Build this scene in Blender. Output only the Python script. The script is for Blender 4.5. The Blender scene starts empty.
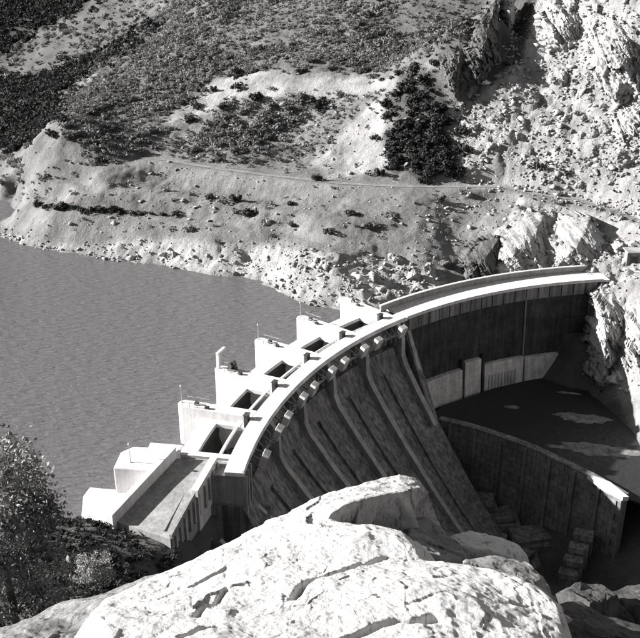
import bpy, bmesh, math, random
import numpy as np
from mathutils import Vector, Matrix

R = math.radians
random.seed(7)
rng = np.random.default_rng(7)
scene = bpy.context.scene
col = scene.collection

# ------------------------------------------------------------------ camera, sky, sun, exposure
CAM_H, PITCH, F = 100.0, 24.0, 900.0          # metres above the dam crest, degrees down, focal length for a 640 px wide frame
cam_data = bpy.data.cameras.new('camera')
cam_data.sensor_fit = 'HORIZONTAL'; cam_data.sensor_width = 36.0
cam_data.lens = 36.0 * F / 640.0
cam_data.clip_start = 0.2; cam_data.clip_end = 6000
cam = bpy.data.objects.new('camera', cam_data); col.objects.link(cam)
cam.location = (0, 0, CAM_H); cam.rotation_euler = (R(90 - PITCH), 0, 0)
scene.camera = cam

SUN_EL, SUN_AZ = 23.0, 175.0                  # azimuth of the direction towards the sun, degrees from +X (180 = from the left)
sd = Vector((math.cos(R(SUN_AZ)) * math.cos(R(SUN_EL)), math.sin(R(SUN_AZ)) * math.cos(R(SUN_EL)), math.sin(R(SUN_EL))))
world = bpy.data.worlds.new('World'); scene.world = world; world.use_nodes = True
wn, wl = world.node_tree.nodes, world.node_tree.links
wn.clear()
sky = wn.new('ShaderNodeTexSky'); sky.sky_type = 'NISHITA'; sky.sun_disc = False
sky.sun_elevation = R(SUN_EL); sky.sun_rotation = math.atan2(sd.x, sd.y)
bw = wn.new('ShaderNodeRGBToBW')              # black-and-white photograph: the sky's light without its colour
bgn = wn.new('ShaderNodeBackground'); bgn.inputs['Strength'].default_value = 0.05
wo = wn.new('ShaderNodeOutputWorld')
wl.new(sky.outputs[0], bw.inputs[0]); wl.new(bw.outputs[0], bgn.inputs[0]); wl.new(bgn.outputs[0], wo.inputs[0])

sun_data = bpy.data.lights.new('sun', 'SUN'); sun_data.energy = 5.0; sun_data.angle = R(0.5); sun_data.color = (1.0, 0.99, 0.975)
sun = bpy.data.objects.new('sun', sun_data); col.objects.link(sun)
sun.rotation_euler = sd.to_track_quat('Z', 'Y').to_euler(); sun.location = (-200, 100, 300)

scene.view_settings.view_transform = 'Standard'; scene.view_settings.look = 'None'
scene.view_settings.exposure = 1.5; scene.view_settings.gamma = 1.0
scene.view_settings.use_curve_mapping = False

# ------------------------------------------------------------------ geometry helpers
CP, SP = math.cos(R(PITCH)), math.sin(R(PITCH))
def ray(px, py, z=None, Y=None):
    """world point seen at photograph position (px, py) at height z or at distance Y"""
    fx, dn = (px - 320) / F, (py - 319) / F
    dy, dz = CP - dn * SP, -SP - dn * CP
    t = (z - CAM_H) / dz if z is not None else Y / dy
    return (fx * t, dy * t, CAM_H + dz * t)
def project(x, y, z):
    w = y * CP - (z - CAM_H) * SP
    v = y * SP + (z - CAM_H) * CP
    w = np.where(np.abs(w) < 1e-3, 1e-3, w)
    px = 320 + F * x / w; py = 319 - F * v / w
    bad = w < 1.0
    return np.where(bad, -9999, px), np.where(bad, 9999, py)

def _hash(ix, iy, iz, seed):
    h = (ix.astype(np.int64) * 374761393 + iy.astype(np.int64) * 668265263 + iz.astype(np.int64) * 2147483647 + seed * 1274126177) & 0xffffffff
    h = ((h ^ (h >> 13)) * 1274126177) & 0xffffffff
    h = ((h ^ (h >> 15)) * 2246822519) & 0xffffffff
    return ((h ^ (h >> 16)) & 0xffffff) / float(0xffffff)
def vnoise(x, y, z=None, seed=0):
    x = np.asarray(x, float); y = np.asarray(y, float)
    z = np.zeros_like(x) if z is None else np.asarray(z, float)
    ix, iy, iz = np.floor(x), np.floor(y), np.floor(z)
    fx, fy, fz = x - ix, y - iy, z - iz
    fx, fy, fz = (f * f * (3 - 2 * f) for f in (fx, fy, fz))
    out = 0
    for dz_ in (0, 1):
        wz = fz if dz_ else 1 - fz
        a = _hash(ix, iy, iz + dz_, seed); b = _hash(ix + 1, iy, iz + dz_, seed)
        c = _hash(ix, iy + 1, iz + dz_, seed); d = _hash(ix + 1, iy + 1, iz + dz_, seed)
        out = out + wz * ((a * (1 - fx) + b * fx) * (1 - fy) + (c * (1 - fx) + d * fx) * fy)
    return out * 2 - 1
def fbm(x, y, z=None, octv=5, seed=0, lac=2.03, gain=0.5, ridged=False):
    s = 0; a = 1.0; tot = 0; f = 1.0
    for o in range(octv):
        n = vnoise(np.asarray(x) * f + 17.3 * o, np.asarray(y) * f - 9.1 * o, None if z is None else np.asarray(z) * f + 5.7 * o, seed + o)
        if ridged: n = 1 - 2 * np.abs(n)
        s = s + a * n; tot += a; a *= gain; f *= lac
    return s / tot
def facets(x, y, z, seed=0, tilt=0.9):
    """broken-rock relief: every cell of a random mosaic gets its own offset and slope"""
    x, y, z = (np.asarray(t, float) for t in (x, y, z))
    ix, iy, iz = np.floor(x), np.floor(y), np.floor(z); best = np.full(x.shape, 1e9); val = np.zeros(x.shape)
    for a in (-1, 0, 1):
        for b in (-1, 0, 1):
            for c in (-1, 0, 1):
                jx_, jy_, jz_ = ix + a, iy + b, iz + c
                dx = x - jx_ - _hash(jx_, jy_, jz_, seed); dy = y - jy_ - _hash(jx_, jy_, jz_, seed + 1); dz = z - jz_ - _hash(jx_, jy_, jz_, seed + 2)
                d = dx * dx + dy * dy + dz * dz
                v = (_hash(jx_, jy_, jz_, seed + 3) * 2 - 1) + tilt * (dx * (_hash(jx_, jy_, jz_, seed + 4) * 2 - 1) + dy * (_hash(jx_, jy_, jz_, seed + 5) * 2 - 1) + dz * (_hash(jx_, jy_, jz_, seed + 6) * 2 - 1)) * 2
                k = d < best; best[k] = d[k]; val[k] = v[k]
    return val
def sstep(a, b, x):
    t = np.clip((x - a) / (b - a), 0, 1); return t * t * (3 - 2 * t)
def in_poly(px, py, poly):
    inside = np.zeros(np.shape(px), bool); n = len(poly)
    for i in range(n):
        x0, y0 = poly[i]; x1, y1 = poly[(i + 1) % n]
        c = ((y0 > py) != (y1 > py))
        xi = (x1 - x0) * (py - y0) / ((y1 - y0) if y1 != y0 else 1e-9) + x0
        inside ^= c & (px < xi)
    return inside
class TPS:
    """smooth surface through scattered (x, y, z) points"""
    def __init__(s, pts, scale=100.0, lam=0.002):
        p = np.array(pts, float); s.p = p[:, :2] / scale; s.sc = scale; n = len(p)
        d = np.hypot(s.p[:, None, 0] - s.p[None, :, 0], s.p[:, None, 1] - s.p[None, :, 1])
        K = np.where(d > 0, d * d * np.log(d + 1e-12), 0) + np.eye(n) * lam
        Pm = np.c_[np.ones(n), s.p]
        A = np.zeros((n + 3, n + 3)); A[:n, :n] = K; A[:n, n:] = Pm; A[n:, :n] = Pm.T
        s.w = np.linalg.solve(A, np.r_[p[:, 2], 0, 0, 0])
    def __call__(s, x, y):
        x = np.asarray(x, float) / s.sc; y = np.asarray(y, float) / s.sc
        out = s.w[-3] + s.w[-2] * x + s.w[-1] * y
        for i in range(len(s.p)):
            d2 = (x - s.p[i, 0]) ** 2 + (y - s.p[i, 1]) ** 2
            out = out + s.w[i] * 0.5 * d2 * np.log(d2 + 1e-24)
        return out

class MB:
    """collects shapes into one mesh"""
    def __init__(s): s.v = []; s.f = []
    def add(s, vs, fs):
        b = len(s.v); s.v += [tuple(v) for v in vs]; s.f += [tuple(i + b for i in f) for f in fs]; return s
    def box(s, c, size, rz=0.0, rx=0.0, ry=0.0):
        M = Matrix.Translation(c) @ Matrix.Rotation(rz, 4, 'Z') @ Matrix.Rotation(ry, 4, 'Y') @ Matrix.Rotation(rx, 4, 'X')
        a, b, c_ = size[0] / 2, size[1] / 2, size[2] / 2
        vs = [M @ Vector(p) for p in ((-a, -b, -c_), (a, -b, -c_), (a, b, -c_), (-a, b, -c_), (-a, -b, c_), (a, -b, c_), (a, b, c_), (-a, b, c_))]
        return s.add(vs, ((3, 2, 1, 0), (4, 5, 6, 7), (0, 1, 5, 4), (1, 2, 6, 5), (2, 3, 7, 6), (3, 0, 4, 7)))
    def prism(s, poly, z0, z1):
        """vertical prism over a plan polygon; z0/z1 numbers or one per corner"""
        n = len(poly)
        a = sum(poly[i][0] * poly[(i + 1) % n][1] - poly[(i + 1) % n][0] * poly[i][1] for i in range(n))
        g = lambda z, i: z[i] if hasattr(z, '__len__') else z
        vs = [(p[0], p[1], g(z0, i)) for i, p in enumerate(poly)] + [(p[0], p[1], g(z1, i)) for i, p in enumerate(poly)]
        fs = [tuple(range(n))[::-1], tuple(range(n, 2 * n))] + [(i, (i + 1) % n, n + (i + 1) % n, n + i) for i in range(n)]
        if a < 0: fs = [f[::-1] for f in fs]
        return s.add(vs, fs)
    def bar(s, p, q, w, h=None):
        p, q = Vector(p), Vector(q); d = q - p; L = d.length
        M = Matrix.Translation((p + q) / 2) @ d.to_track_quat('X', 'Z').to_matrix().to_4x4()
        h = h or w; a, b, c_ = L / 2, w / 2, h / 2
        vs = [M @ Vector(t) for t in ((-a, -b, -c_), (a, -b, -c_), (a, b, -c_), (-a, b, -c_), (-a, -b, c_), (a, -b, c_), (a, b, c_), (-a, b, c_))]
        return s.add(vs, ((3, 2, 1, 0), (4, 5, 6, 7), (0, 1, 5, 4), (1, 2, 6, 5), (2, 3, 7, 6), (3, 0, 4, 7)))
    def tube(s, pts, rads, n=6):
        rings = []
        for i, p in enumerate(pts):
            p = Vector(p); a = Vector(pts[max(i - 1, 0)]); b = Vector(pts[min(i + 1, len(pts) - 1)])
            d = (b - a).normalized(); u = d.orthogonal().normalized(); w = d.cross(u)
            rings.append([p + (u * math.cos(2 * math.pi * k / n) + w * math.sin(2 * math.pi * k / n)) * rads[i] for k in range(n)])
        vs = [v for r in rings for v in r]; fs = []
        for i in range(len(rings) - 1):
            for k in range(n): fs.append((i * n + k, i * n + (k + 1) % n, (i + 1) * n + (k + 1) % n, (i + 1) * n + k))
        fs.append(tuple(range(n))[::-1]); fs.append(tuple(range((len(rings) - 1) * n, len(rings) * n)))
        return s.add(vs, fs)
    def sweep(s, prof, a0, a1, n):
        """closed (r, z) profile swept about the dam's centre from angle a0 to a1"""
        m = len(prof); vs = []; fs = []
        for i in range(n + 1):
            a = a0 + (a1 - a0) * i / n
            pr = prof(a) if callable(prof) else prof
            m = len(pr)
            vs += [PZ(r, a, z) for r, z in pr]
        for i in range(n):
            for k in range(m): fs.append((i * m + k, i * m + (k + 1) % m, (i + 1) * m + (k + 1) % m, (i + 1) * m + k))
        fs.append(tuple(range(m))[::-1]); fs.append(tuple(range(n * m, (n + 1) * m)))
        return s.add(vs, fs)
    def build(s, name, mat, parent=None, bevel=0.0, smooth=False, fixn=True, loc=None):
        me = bpy.data.meshes.new(name); me.from_pydata(s.v, [], s.f)
        if fixn:
            bm = bmesh.new(); bm.from_mesh(me); bmesh.ops.recalc_face_normals(bm, faces=bm.faces); bm.to_mesh(me); bm.free()
        me.materials.append(mat); me.update()
        if smooth: me.polygons.foreach_set('use_smooth', [True] * len(me.polygons))
        o = bpy.data.objects.new(name, me); col.objects.link(o)
        if parent: o.parent = parent
        if loc: o.location = loc
        if bevel:
            b = o.modifiers.new('bevel', 'BEVEL'); b.width = bevel; b.segments = 2; b.limit_method = 'ANGLE'
        return o

def np_mesh(name, V, Fc, mat, parent=None, smooth=False, attr=None):
    """mesh from arrays: V (n,3), Fc (m,k)"""
    me = bpy.data.meshes.new(name); n, m, k = len(V), len(Fc), Fc.shape[1]
    me.vertices.add(n); me.vertices.foreach_set('co', np.ascontiguousarray(V, np.float32).ravel())
    me.loops.add(m * k); me.loops.foreach_set('vertex_index', np.ascontiguousarray(Fc, np.int32).ravel())
    me.polygons.add(m); me.polygons.foreach_set('loop_start', np.arange(0, m * k, k, dtype=np.int32))
    me.polygons.foreach_set('loop_total', np.full(m, k, np.int32))
    if smooth: me.polygons.foreach_set('use_smooth', np.ones(m, bool))
    if attr is not None:
        for an, av in attr.items():
            a = me.attributes.new(an, 'FLOAT', 'POINT'); a.data.foreach_set('value', np.ascontiguousarray(av, np.float32))
    me.materials.append(mat); me.update(calc_edges=True); me.validate()
    o = bpy.data.objects.new(name, me); col.objects.link(o)
    if parent: o.parent = parent
    return o

def tag(o, label=None, cat=None, group=None, kind=None):
    if label: o['label'] = label
    if cat: o['category'] = cat
    if group: o['group'] = group
    if kind: o['kind'] = kind
    return o
def empty(name, loc=(0, 0, 0), **kw):
    o = bpy.data.objects.new(name, None); o.location = loc; col.objects.link(o); o.empty_display_size = 1
    return tag(o, **kw)
def inst(src, name, parent=None, loc=(0, 0, 0), rot=(0, 0, 0), scale=(1, 1, 1)):
    o = bpy.data.objects.new(name, src if isinstance(src, bpy.types.Mesh) else src.data); col.objects.link(o)
    o.location = loc; o.rotation_euler = rot; o.scale = scale
    if parent: o.parent = parent
    return o

# ------------------------------------------------------------------ materials (all grey: a black-and-white photograph)
def mat(name, tone, rough=0.9, var=0.25, scale=0.5, fine=6.0, bump=0.3, bump_scale=3.0, dist=0.1, attr=None, streak=0.0, spec=0.2, objrand=0.0, trans=0.0, dark_spots=0.0, spot_scale=1.0, patch=0.0, patch_scale=1.0):
    m = bpy.data.materials.new(name); m.use_nodes = True; N, L = m.node_tree.nodes, m.node_tree.links
    N.clear(); out = N.new('ShaderNodeOutputMaterial'); b = N.new('ShaderNodeBsdfPrincipled')
    b.inputs['Roughness'].default_value = rough; b.inputs['Specular IOR Level'].default_value = spec
    geo = N.new('ShaderNodeNewGeometry')
    def noise(sc, det, vec=None, ro=0.6):
        n = N.new('ShaderNodeTexNoise'); n.inputs['Scale'].default_value = sc; n.inputs['Detail'].default_value = det; n.inputs['Roughness'].default_value = ro
        L.new(vec if vec else geo.outputs['Position'], n.inputs['Vector']); return n.outputs['Fac']
    def math_(op, a, c=None, cl=False):
        n = N.new('ShaderNodeMath'); n.operation = op; n.use_clamp = cl
        for i, x in enumerate((a, c)):
            if x is None: continue
            if isinstance(x, (int, float)): n.inputs[i].default_value = x
            else: L.new(x, n.inputs[i])
        return n.outputs[0]
    def ramp(x, lo, hi, a, c):
        n = N.new('ShaderNodeMapRange'); L.new(x, n.inputs['Value'])
        for k, v_ in (('From Min', lo), ('From Max', hi), ('To Min', a), ('To Max', c)): n.inputs[k].default_value = v_
        return n.outputs[0]
    if attr:
        an = N.new('ShaderNodeAttribute'); an.attribute_name = attr; base = math_('MULTIPLY', an.outputs['Fac'], tone)
    else:
        base = None
    big = ramp(noise(scale, 6), 0.3, 0.7, 1 - var, 1 + var)
    fin = ramp(noise(fine, 4, ro=0.7), 0.3, 0.7, 1 - var * 0.6, 1 + var * 0.6)
    v = math_('MULTIPLY', big, fin)
    v = math_('MULTIPLY', v, base if base is not None else tone)
    if streak:
        mp = N.new('ShaderNodeMapping'); mp.inputs['Scale'].default_value = (0.9, 0.9, 0.05)
        L.new(geo.outputs['Position'], mp.inputs['Vector'])
        st = ramp(noise(1.0, 5, mp.outputs[0]), 0.35, 0.65, 1 - streak, 1 + streak * 0.5)
        v = math_('MULTIPLY', v, st)
    if dark_spots:
        mp2 = N.new('ShaderNodeMapping'); mp2.inputs['Scale'].default_value = (2.3, 0.8, 0.7)
        L.new(geo.outputs['Position'], mp2.inputs['Vector'])
        sp = ramp(noise(spot_scale, 5, mp2.outputs[0], 0.65), 0.56, 0.64, 1.0, 1 - dark_spots)
        v = math_('MULTIPLY', v, sp)
    if patch:
        v = math_('MULTIPLY', v, ramp(noise(patch_scale, 7, ro=0.7), 0.54, 0.66, 1.0, 1 - patch))
    if objrand:
        oi = N.new('ShaderNodeObjectInfo'); v = math_('MULTIPLY', v, ramp(oi.outputs['Random'], 0, 1, 1 - objrand, 1 + objrand))
    v = math_('MAXIMUM', v, 0.004); v = math_('MINIMUM', v, 0.85)
    cc = N.new('ShaderNodeCombineColor')
    L.new(v, cc.inputs[0]); L.new(math_('MULTIPLY', v, 0.985), cc.inputs[1]); L.new(math_('MULTIPLY', v, 0.985), cc.inputs[2])
    L.new(cc.outputs[0], b.inputs['Base Color'])
    if bump:
        bn = N.new('ShaderNodeBump'); bn.inputs['Strength'].default_value = bump; bn.inputs['Distance'].default_value = dist
        L.new(noise(bump_scale, 8, ro=0.7), bn.inputs['Height']); L.new(bn.outputs[0], b.inputs['Normal'])
    if trans:
        t = N.new('ShaderNodeBsdfTranslucent'); L.new(cc.outputs[0], t.inputs['Color'])
        mx = N.new('ShaderNodeMixShader'); mx.inputs[0].default_value = trans
        L.new(b.outputs[0], mx.inputs[1]); L.new(t.outputs[0], mx.inputs[2]); L.new(mx.outputs[0], out.inputs[0])
    else:
        L.new(b.outputs[0], out.inputs[0])
    return m

M = {}
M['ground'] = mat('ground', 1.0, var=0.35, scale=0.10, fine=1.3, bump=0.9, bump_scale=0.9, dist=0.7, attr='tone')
M['white_concrete'] = mat('white_concrete', 0.60, var=0.12, scale=0.35, fine=3, bump=0.2, bump_scale=4, dist=0.04, streak=0.14, dark_spots=0.14, spot_scale=0.5)
M['concrete'] = mat('concrete', 0.30, var=0.25, scale=0.25, fine=2, bump=0.3, bump_scale=3, dist=0.05, streak=0.2)
M['weathered'] = mat('weathered_concrete', 0.20, var=0.26, scale=0.12, fine=1.2, bump=0.3, bump_scale=2, dist=0.05, streak=0.55)
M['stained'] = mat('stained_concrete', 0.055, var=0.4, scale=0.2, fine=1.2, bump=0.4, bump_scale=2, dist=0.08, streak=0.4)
M['plinth'] = mat('plinth_concrete', 0.55, var=0.25, scale=0.3, fine=2, bump=0.3, bump_scale=3, dist=0.05, streak=0.25)
M['rib'] = mat('rib_concrete', 0.36, var=0.25, scale=0.3, fine=2, bump=0.3, bump_scale=3, dist=0.05, streak=0.2)
M['masonry'] = mat('masonry', 0.19, var=0.35, scale=0.2, fine=2.5, bump=0.4, bump_scale=3, dist=0.06, objrand=0.07, streak=0.2)
M['mortar'] = mat('mortar', 0.13, var=0.2)
M['steel'] = mat('dark_steel', 0.05, rough=0.6, var=0.3, bump=0.1)
M['pale_steel'] = mat('pale_steel', 0.45, rough=0.6, var=0.2, bump=0.1)
M['asphalt'] = mat('road_surface', 0.21, var=0.3, scale=0.4, fine=3, bump=0.2, dist=0.03)
M['rock'] = mat('limestone_boulder', 0.34, var=0.5, scale=0.35, fine=3, bump=0.6, bump_scale=2, dist=0.2, objrand=0.35)
M['scrub'] = mat('scrub_leaves', 0.18, var=0.55, scale=0.06, fine=0.5, bump=0, rough=0.7, trans=0.2)
M['shrub'] = mat('shrub_leaves', 0.12, var=0.35, scale=0.3, fine=2, bump=0, rough=0.7, trans=0.2, objrand=0.35)
M['dark_leaf'] = mat('dark_leaves', 0.034, var=0.35, scale=0.2, fine=2, bump=0, rough=0.7, trans=0.15, objrand=0.3)
M['tree_leaf'] = mat('tree_leaves', 0.21, var=0.5, scale=1.2, fine=6, bump=0, rough=0.55, trans=0.2, spec=0.4)
M['pale_leaf'] = mat('pale_leaves', 0.32, var=0.4, scale=1.0, fine=5, bump=0, rough=0.6, trans=0.2)
M['bark'] = mat('bark', 0.10, var=0.3, scale=3, fine=12, bump=0.6, bump_scale=10, dist=0.03)
M['foreground_rock'] = mat('foreground_limestone', 0.58, var=0.12, scale=0.9, fine=14, bump=0.8, bump_scale=13, dist=0.05, dark_spots=0.5, spot_scale=9.0, patch=0.25, patch_scale=1.7)
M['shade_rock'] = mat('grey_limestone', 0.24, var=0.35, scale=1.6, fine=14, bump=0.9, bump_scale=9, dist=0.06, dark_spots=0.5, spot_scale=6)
M['ledge_rock'] = mat('ledge_limestone', 0.44, var=0.25, scale=1.2, fine=14, bump=0.7, bump_scale=9, dist=0.05, dark_spots=0.55, spot_scale=6, patch=0.4, patch_scale=2.0)
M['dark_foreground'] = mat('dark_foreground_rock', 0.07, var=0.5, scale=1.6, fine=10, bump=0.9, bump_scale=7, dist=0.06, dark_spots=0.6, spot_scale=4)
M['dark_rock'] = mat('dark_crag', 0.11, var=0.4, scale=0.15, fine=1.2, bump=0.8, bump_scale=1.2, dist=0.4, dark_spots=0.4, spot_scale=0.35)
M['pale_rock'] = mat('pale_crag', 0.33, var=0.3, scale=0.15, fine=1.2, bump=0.8, bump_scale=1.2, dist=0.4, dark_spots=0.35, spot_scale=0.4)

def water_mat(name, tone, rough, strength, dist, sx, sy, rz):
    m = bpy.data.materials.new(name); m.use_nodes = True; N, L = m.node_tree.nodes, m.node_tree.links
    b = N['Principled BSDF']; b.inputs['Base Color'].default_value = (tone * 1.01, tone * 0.985, tone, 1)
    b.inputs['Roughness'].default_value = rough; b.inputs['IOR'].default_value = 1.33
    geo = N.new('ShaderNodeNewGeometry'); mp = N.new('ShaderNodeMapping')
    mp.inputs['Scale'].default_value = (sx, sy, 1); mp.inputs['Rotation'].default_value = (0, 0, rz)
    L.new(geo.outputs['Position'], mp.inputs['Vector'])
    n1 = N.new('ShaderNodeTexNoise'); n1.inputs['Scale'].default_value = 1.0; n1.inputs['Detail'].default_value = 5; n1.inputs['Roughness'].default_value = 0.55
    n1.inputs['Distortion'].default_value = 0.4
    L.new(mp.outputs[0], n1.inputs['Vector'])
    n2 = N.new('ShaderNodeTexNoise'); n2.inputs['Scale'].default_value = 0.018; n2.inputs['Detail'].default_value = 4; L.new(geo.outputs['Position'], n2.inputs['Vector'])
    mr = N.new('ShaderNodeMapRange'); L.new(n2.outputs['Fac'], mr.inputs['Value'])
    for k_, v_ in (('From Min', 0.3), ('From Max', 0.7), ('To Min', rough * 0.5), ('To Max', min(1, rough * 1.7))): mr.inputs[k_].default_value = v_
    L.new(mr.outputs[0], b.inputs['Roughness'])
    bp = N.new('ShaderNodeBump'); bp.inputs['Strength'].default_value = strength; bp.inputs['Distance'].default_value = dist
    L.new(n1.outputs['Fac'], bp.inputs['Height']); L.new(bp.outputs[0], b.inputs['Normal'])
    return m
M['water'] = water_mat('reservoir_water', 0.125, 0.22, 1.0, 0.75, 0.26, 0.95, R(-16))
M['pool'] = water_mat('pool_water', 0.028, 0.5, 0.8, 0.4, 0.5, 0.5, 0)
M['gravel'] = mat('gravel', 0.2, var=0.5, scale=0.5, fine=2.5, bump=0.8, bump_scale=1.5, dist=0.4)

# ------------------------------------------------------------------ the dam's plan: one circle
CX, CY = 101.0, 138.0
def PZ(r, a, z): return (CX + r * math.cos(R(a)), CY + r * math.sin(R(a)), z)
PIERS = [170.7, 163.1, 155.45, 147.85, 140.35, 132.9]
WATER_Z, POOL_Z, FLOOR_Z = -10.0, -30.0, -54.0

# ------------------------------------------------------------------ terrain
def cz(L, z): return [ray(px, py, z=z) for px, py in L]
def cY(L): return [ray(px, py, Y=y) for px, py, y in L]
def czs(L): return [ray(px, py, z=z) for px, py, z in L]
SHORE = [(-60, 231), (0, 236), (50, 250), (100, 258), (160, 266), (230, 276), (275, 289), (300, 301), (325, 308), (355, 313)]
far_pts = cz(SHORE, -10.0)
far_pts += [(p[0] + (8 if p[0] > -60 else 0), p[1] - 24, -24) for p in cz(SHORE[:-2], -10)]
far_pts += czs([(8, 216, -9), (20, 207, -8.5), (0, 203, -13.5), (-40, 206, -16), (-40, 190, -10), (0, 190, -10), (16, 194, -8), (-120, 232, -18), (-120, 205, -18), (-120, 186, -9),
    (30, 228, -5.5), (28, 238, -8), (60, 232, -5), (2, 226, -8.5), (60, 213, 1.2), (100, 213, 1.8), (150, 215, 2.2), (200, 221, 2.2), (250, 237, 0.5), (300, 258, -1), (330, 276, -3), (250, 255, -5), (340, 295, -7), (160, 245, -5),
    (45, 200, 1.5), (70, 190, 5), (95, 172, 11.5), (120, 161, 14), (160, 160, 13.2), (200, 166, 13), (250, 173, 13), (300, 179, 13), (350, 184, 13),
    (150, 190, 7), (200, 196, 6.5), (250, 208, 5.5), (300, 218, 5.5), (350, 222, 7), (345, 245, 2), (380, 254, -0.5), (395, 280, -5), (410, 268, -2.5),
    (420, 212, 9), (430, 240, 3), (455, 188, 13), (500, 186, 13), (540, 195, 12.5), (600, 207, 11), (640, 222, 9), (690, 240, 7), (395, 186, 13),
    (560, 222, 7), (600, 255, 2), (500, 232, 5), (470, 262, -3), (520, 256, 0.5), (560, 265, 0.3), (610, 272, 1), (640, 258, 3.2), (440, 272, -4), (500, 274, -4), (700, 280, 2)])
far_pts += cY([(60, 150, 352), (25, 160, 362), (0, 176, 378), (45, 128, 385), (100, 125, 384), (150, 125, 382), (200, 120, 380), (200, 92, 402), (250, 80, 398), (320, 75, 388), (380, 85, 370),
    (300, 130, 364), (240, 150, 352), (350, 150, 344), (350, 115, 360), (415, 120, 342), (425, 160, 326), (300, 30, 450), (400, 35, 425), (200, 30, 482), (130, 50, 500), (110, 85, 440), (300, -60, 545),
    (150, -60, 640), (430, -60, 520), (40, 105, 470), (0, 140, 430), (60, 62, 560), (25, 50, 600), (-40, 60, 600), (120, 15, 590), (-20, 0, 690), (60, -60, 760), (-150, 120, 500), (-150, 0, 700),
    (500, 150, 322), (560, 150, 316), (620, 150, 305), (645, 185, 292), (560, 100, 334), (620, 100, 320), (500, 100, 339), (465, 115, 338), (445, 45, 356), (480, 60, 352),
    (511, 18, 412), (514, 46, 372), (530, 10, 372), (496, 20, 362), (535, 70, 347), (560, 20, 360), (620, 20, 338), (650, 60, 324), (620, -80, 372), (550, -80, 400), (720, 100, 300), (720, -20, 325), (480, 20, 372), (470, -60, 450)])
far_pts += [(40, 226, -30), (70, 236, -30), (95, 238, -30), (-600, 700, 40), (600, 500, 150), (-500, 1100, 240), (0, 1100, 300), (500, 1000, 320), (900, 300, 200), (-1000, 500, 60), (300, 300, 60), (220, 250, 30)]
far_hill = TPS(far_pts, lam=0.0008)
right_pts = cY([(598, 292, 251), (612, 330, 244), (602, 372, 241), (640, 330, 236), (640, 385, 226), (622, 410, 224), (640, 432, 213), (600, 392, 236), (660, 300, 238), (700, 420, 200), (700, 330, 220)])
right_pts += [(60, 232, -42), (76, 226, -36), (80, 205, -36), (70, 215, -40), (92, 180, -34), (60, 200, -50), (88, 160, -50), (110, 150, -45), (70, 150, -70), (150, 200, 5), (160, 140, -15), (130, 100, -50), (220, 150, 40), (200, 60, 10),
              (90, 262, -8), (110, 262, 6), (60, 258, -40), (150, 255, 15), (82, 240, -28)]
right_bank = TPS(right_pts, lam=0.0008)
near_pts = czs([(-60, 527, -10), (0, 525, -10), (55, 521, -9.5), (100, 517, -9), (130, 537, -4.6), (165, 548, -5.6), (200, 552, -8.5), (90, 542, -2.5)])
near_pts += [(-60, 165, -28), (-40, 162, -28), (-100, 170, -28), (-15, 128, -24), (0, 120, -40), (20, 110, -54), (40, 100, -58), (-8, 40, 60), (-60, 40, 62), (-30, 40, 61), (-30, 76, 30), (-60, 76, 30), (-90, 80, 32), (-20, 100, 8), (0, 76, 18), (0, 96, -16),
             (-5, 12, 86), (10, 14, 84), (-20, 12, 86), (0, -10, 96), (-60, 0, 100), (60, 0, 90), (30, 40, 40), (30, 70, -10), (70, 60, -20), (100, 60, -40), (60, 30, 50), (-150, 80, 40), (-150, 0, 110), (-300, 0, 150), (0, -200, 160), (300, -100, 60), (-200, 160, -10), (-300, 200, 10)]
near_hill = TPS(near_pts, lam=0.0008)

ROAD_PX = [(150, 158, 13.6), (168, 160.5, 13.4), (200, 166, 13.1), (250, 173, 13), (300, 179, 13), (350, 184, 13), (395, 186, 13), (455, 187, 13), (500, 187, 13), (540, 195, 12.5), (570, 199, 12.0), (600, 207, 11), (640, 222, 9), (690, 242, 7), (760, 275, 4)]
rp = np.array(czs(ROAD_PX))
def resample(P, step=3.0):
    P = np.array(P, float)
    # Catmull-Rom
    out = []
    for i in range(len(P) - 1):
        p0, p1, p2, p3 = P[max(i - 1, 0)], P[i], P[i + 1], P[min(i + 2, len(P) - 1)]
        n = max(2, int(np.linalg.norm(p2 - p1) / step))
        for t in np.linspace(0, 1, n, endpoint=False):
            out.append(0.5 * ((2 * p1) + (-p0 + p2) * t + (2 * p0 - 5 * p1 + 4 * p2 - p3) * t * t + (-p0 + 3 * p1 - 3 * p2 + p3) * t ** 3))
    out.append(P[-1]); return np.array(out)
road_line = resample(rp)

def base_height(x, y):
    fh = far_hill(x, y)
    fh = np.where(y > 700, fh, fh)
    rb = right_bank(x, y); nh = near_hill(x, y)
    # where each sheet is allowed to reach
    fh = fh - 400 * sstep(0, 60, 215 - y + 0 * x)
    rr = np.hypot(x - CX, y - CY)
    inside = sstep(118, 114, rr) * sstep(60, 75, y)           # downstream of the arch the far bank stops
    fh = fh - 300 * inside * sstep(130, 96, x)
    rb = rb - 400 * sstep(266, 300, y) - 300 * sstep(45, 15, x)
    nh = nh - 400 * sstep(150, 200, y + 0.15 * x) - 200 * sstep(110, 170, x) * sstep(20, 80, y)
    fl = np.where(rr < 116, FLOOR_Z, -45.0) + 0 * x
    z = np.maximum(np.maximum(fh, rb), np.maximum(nh, fl))
    return z

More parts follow.
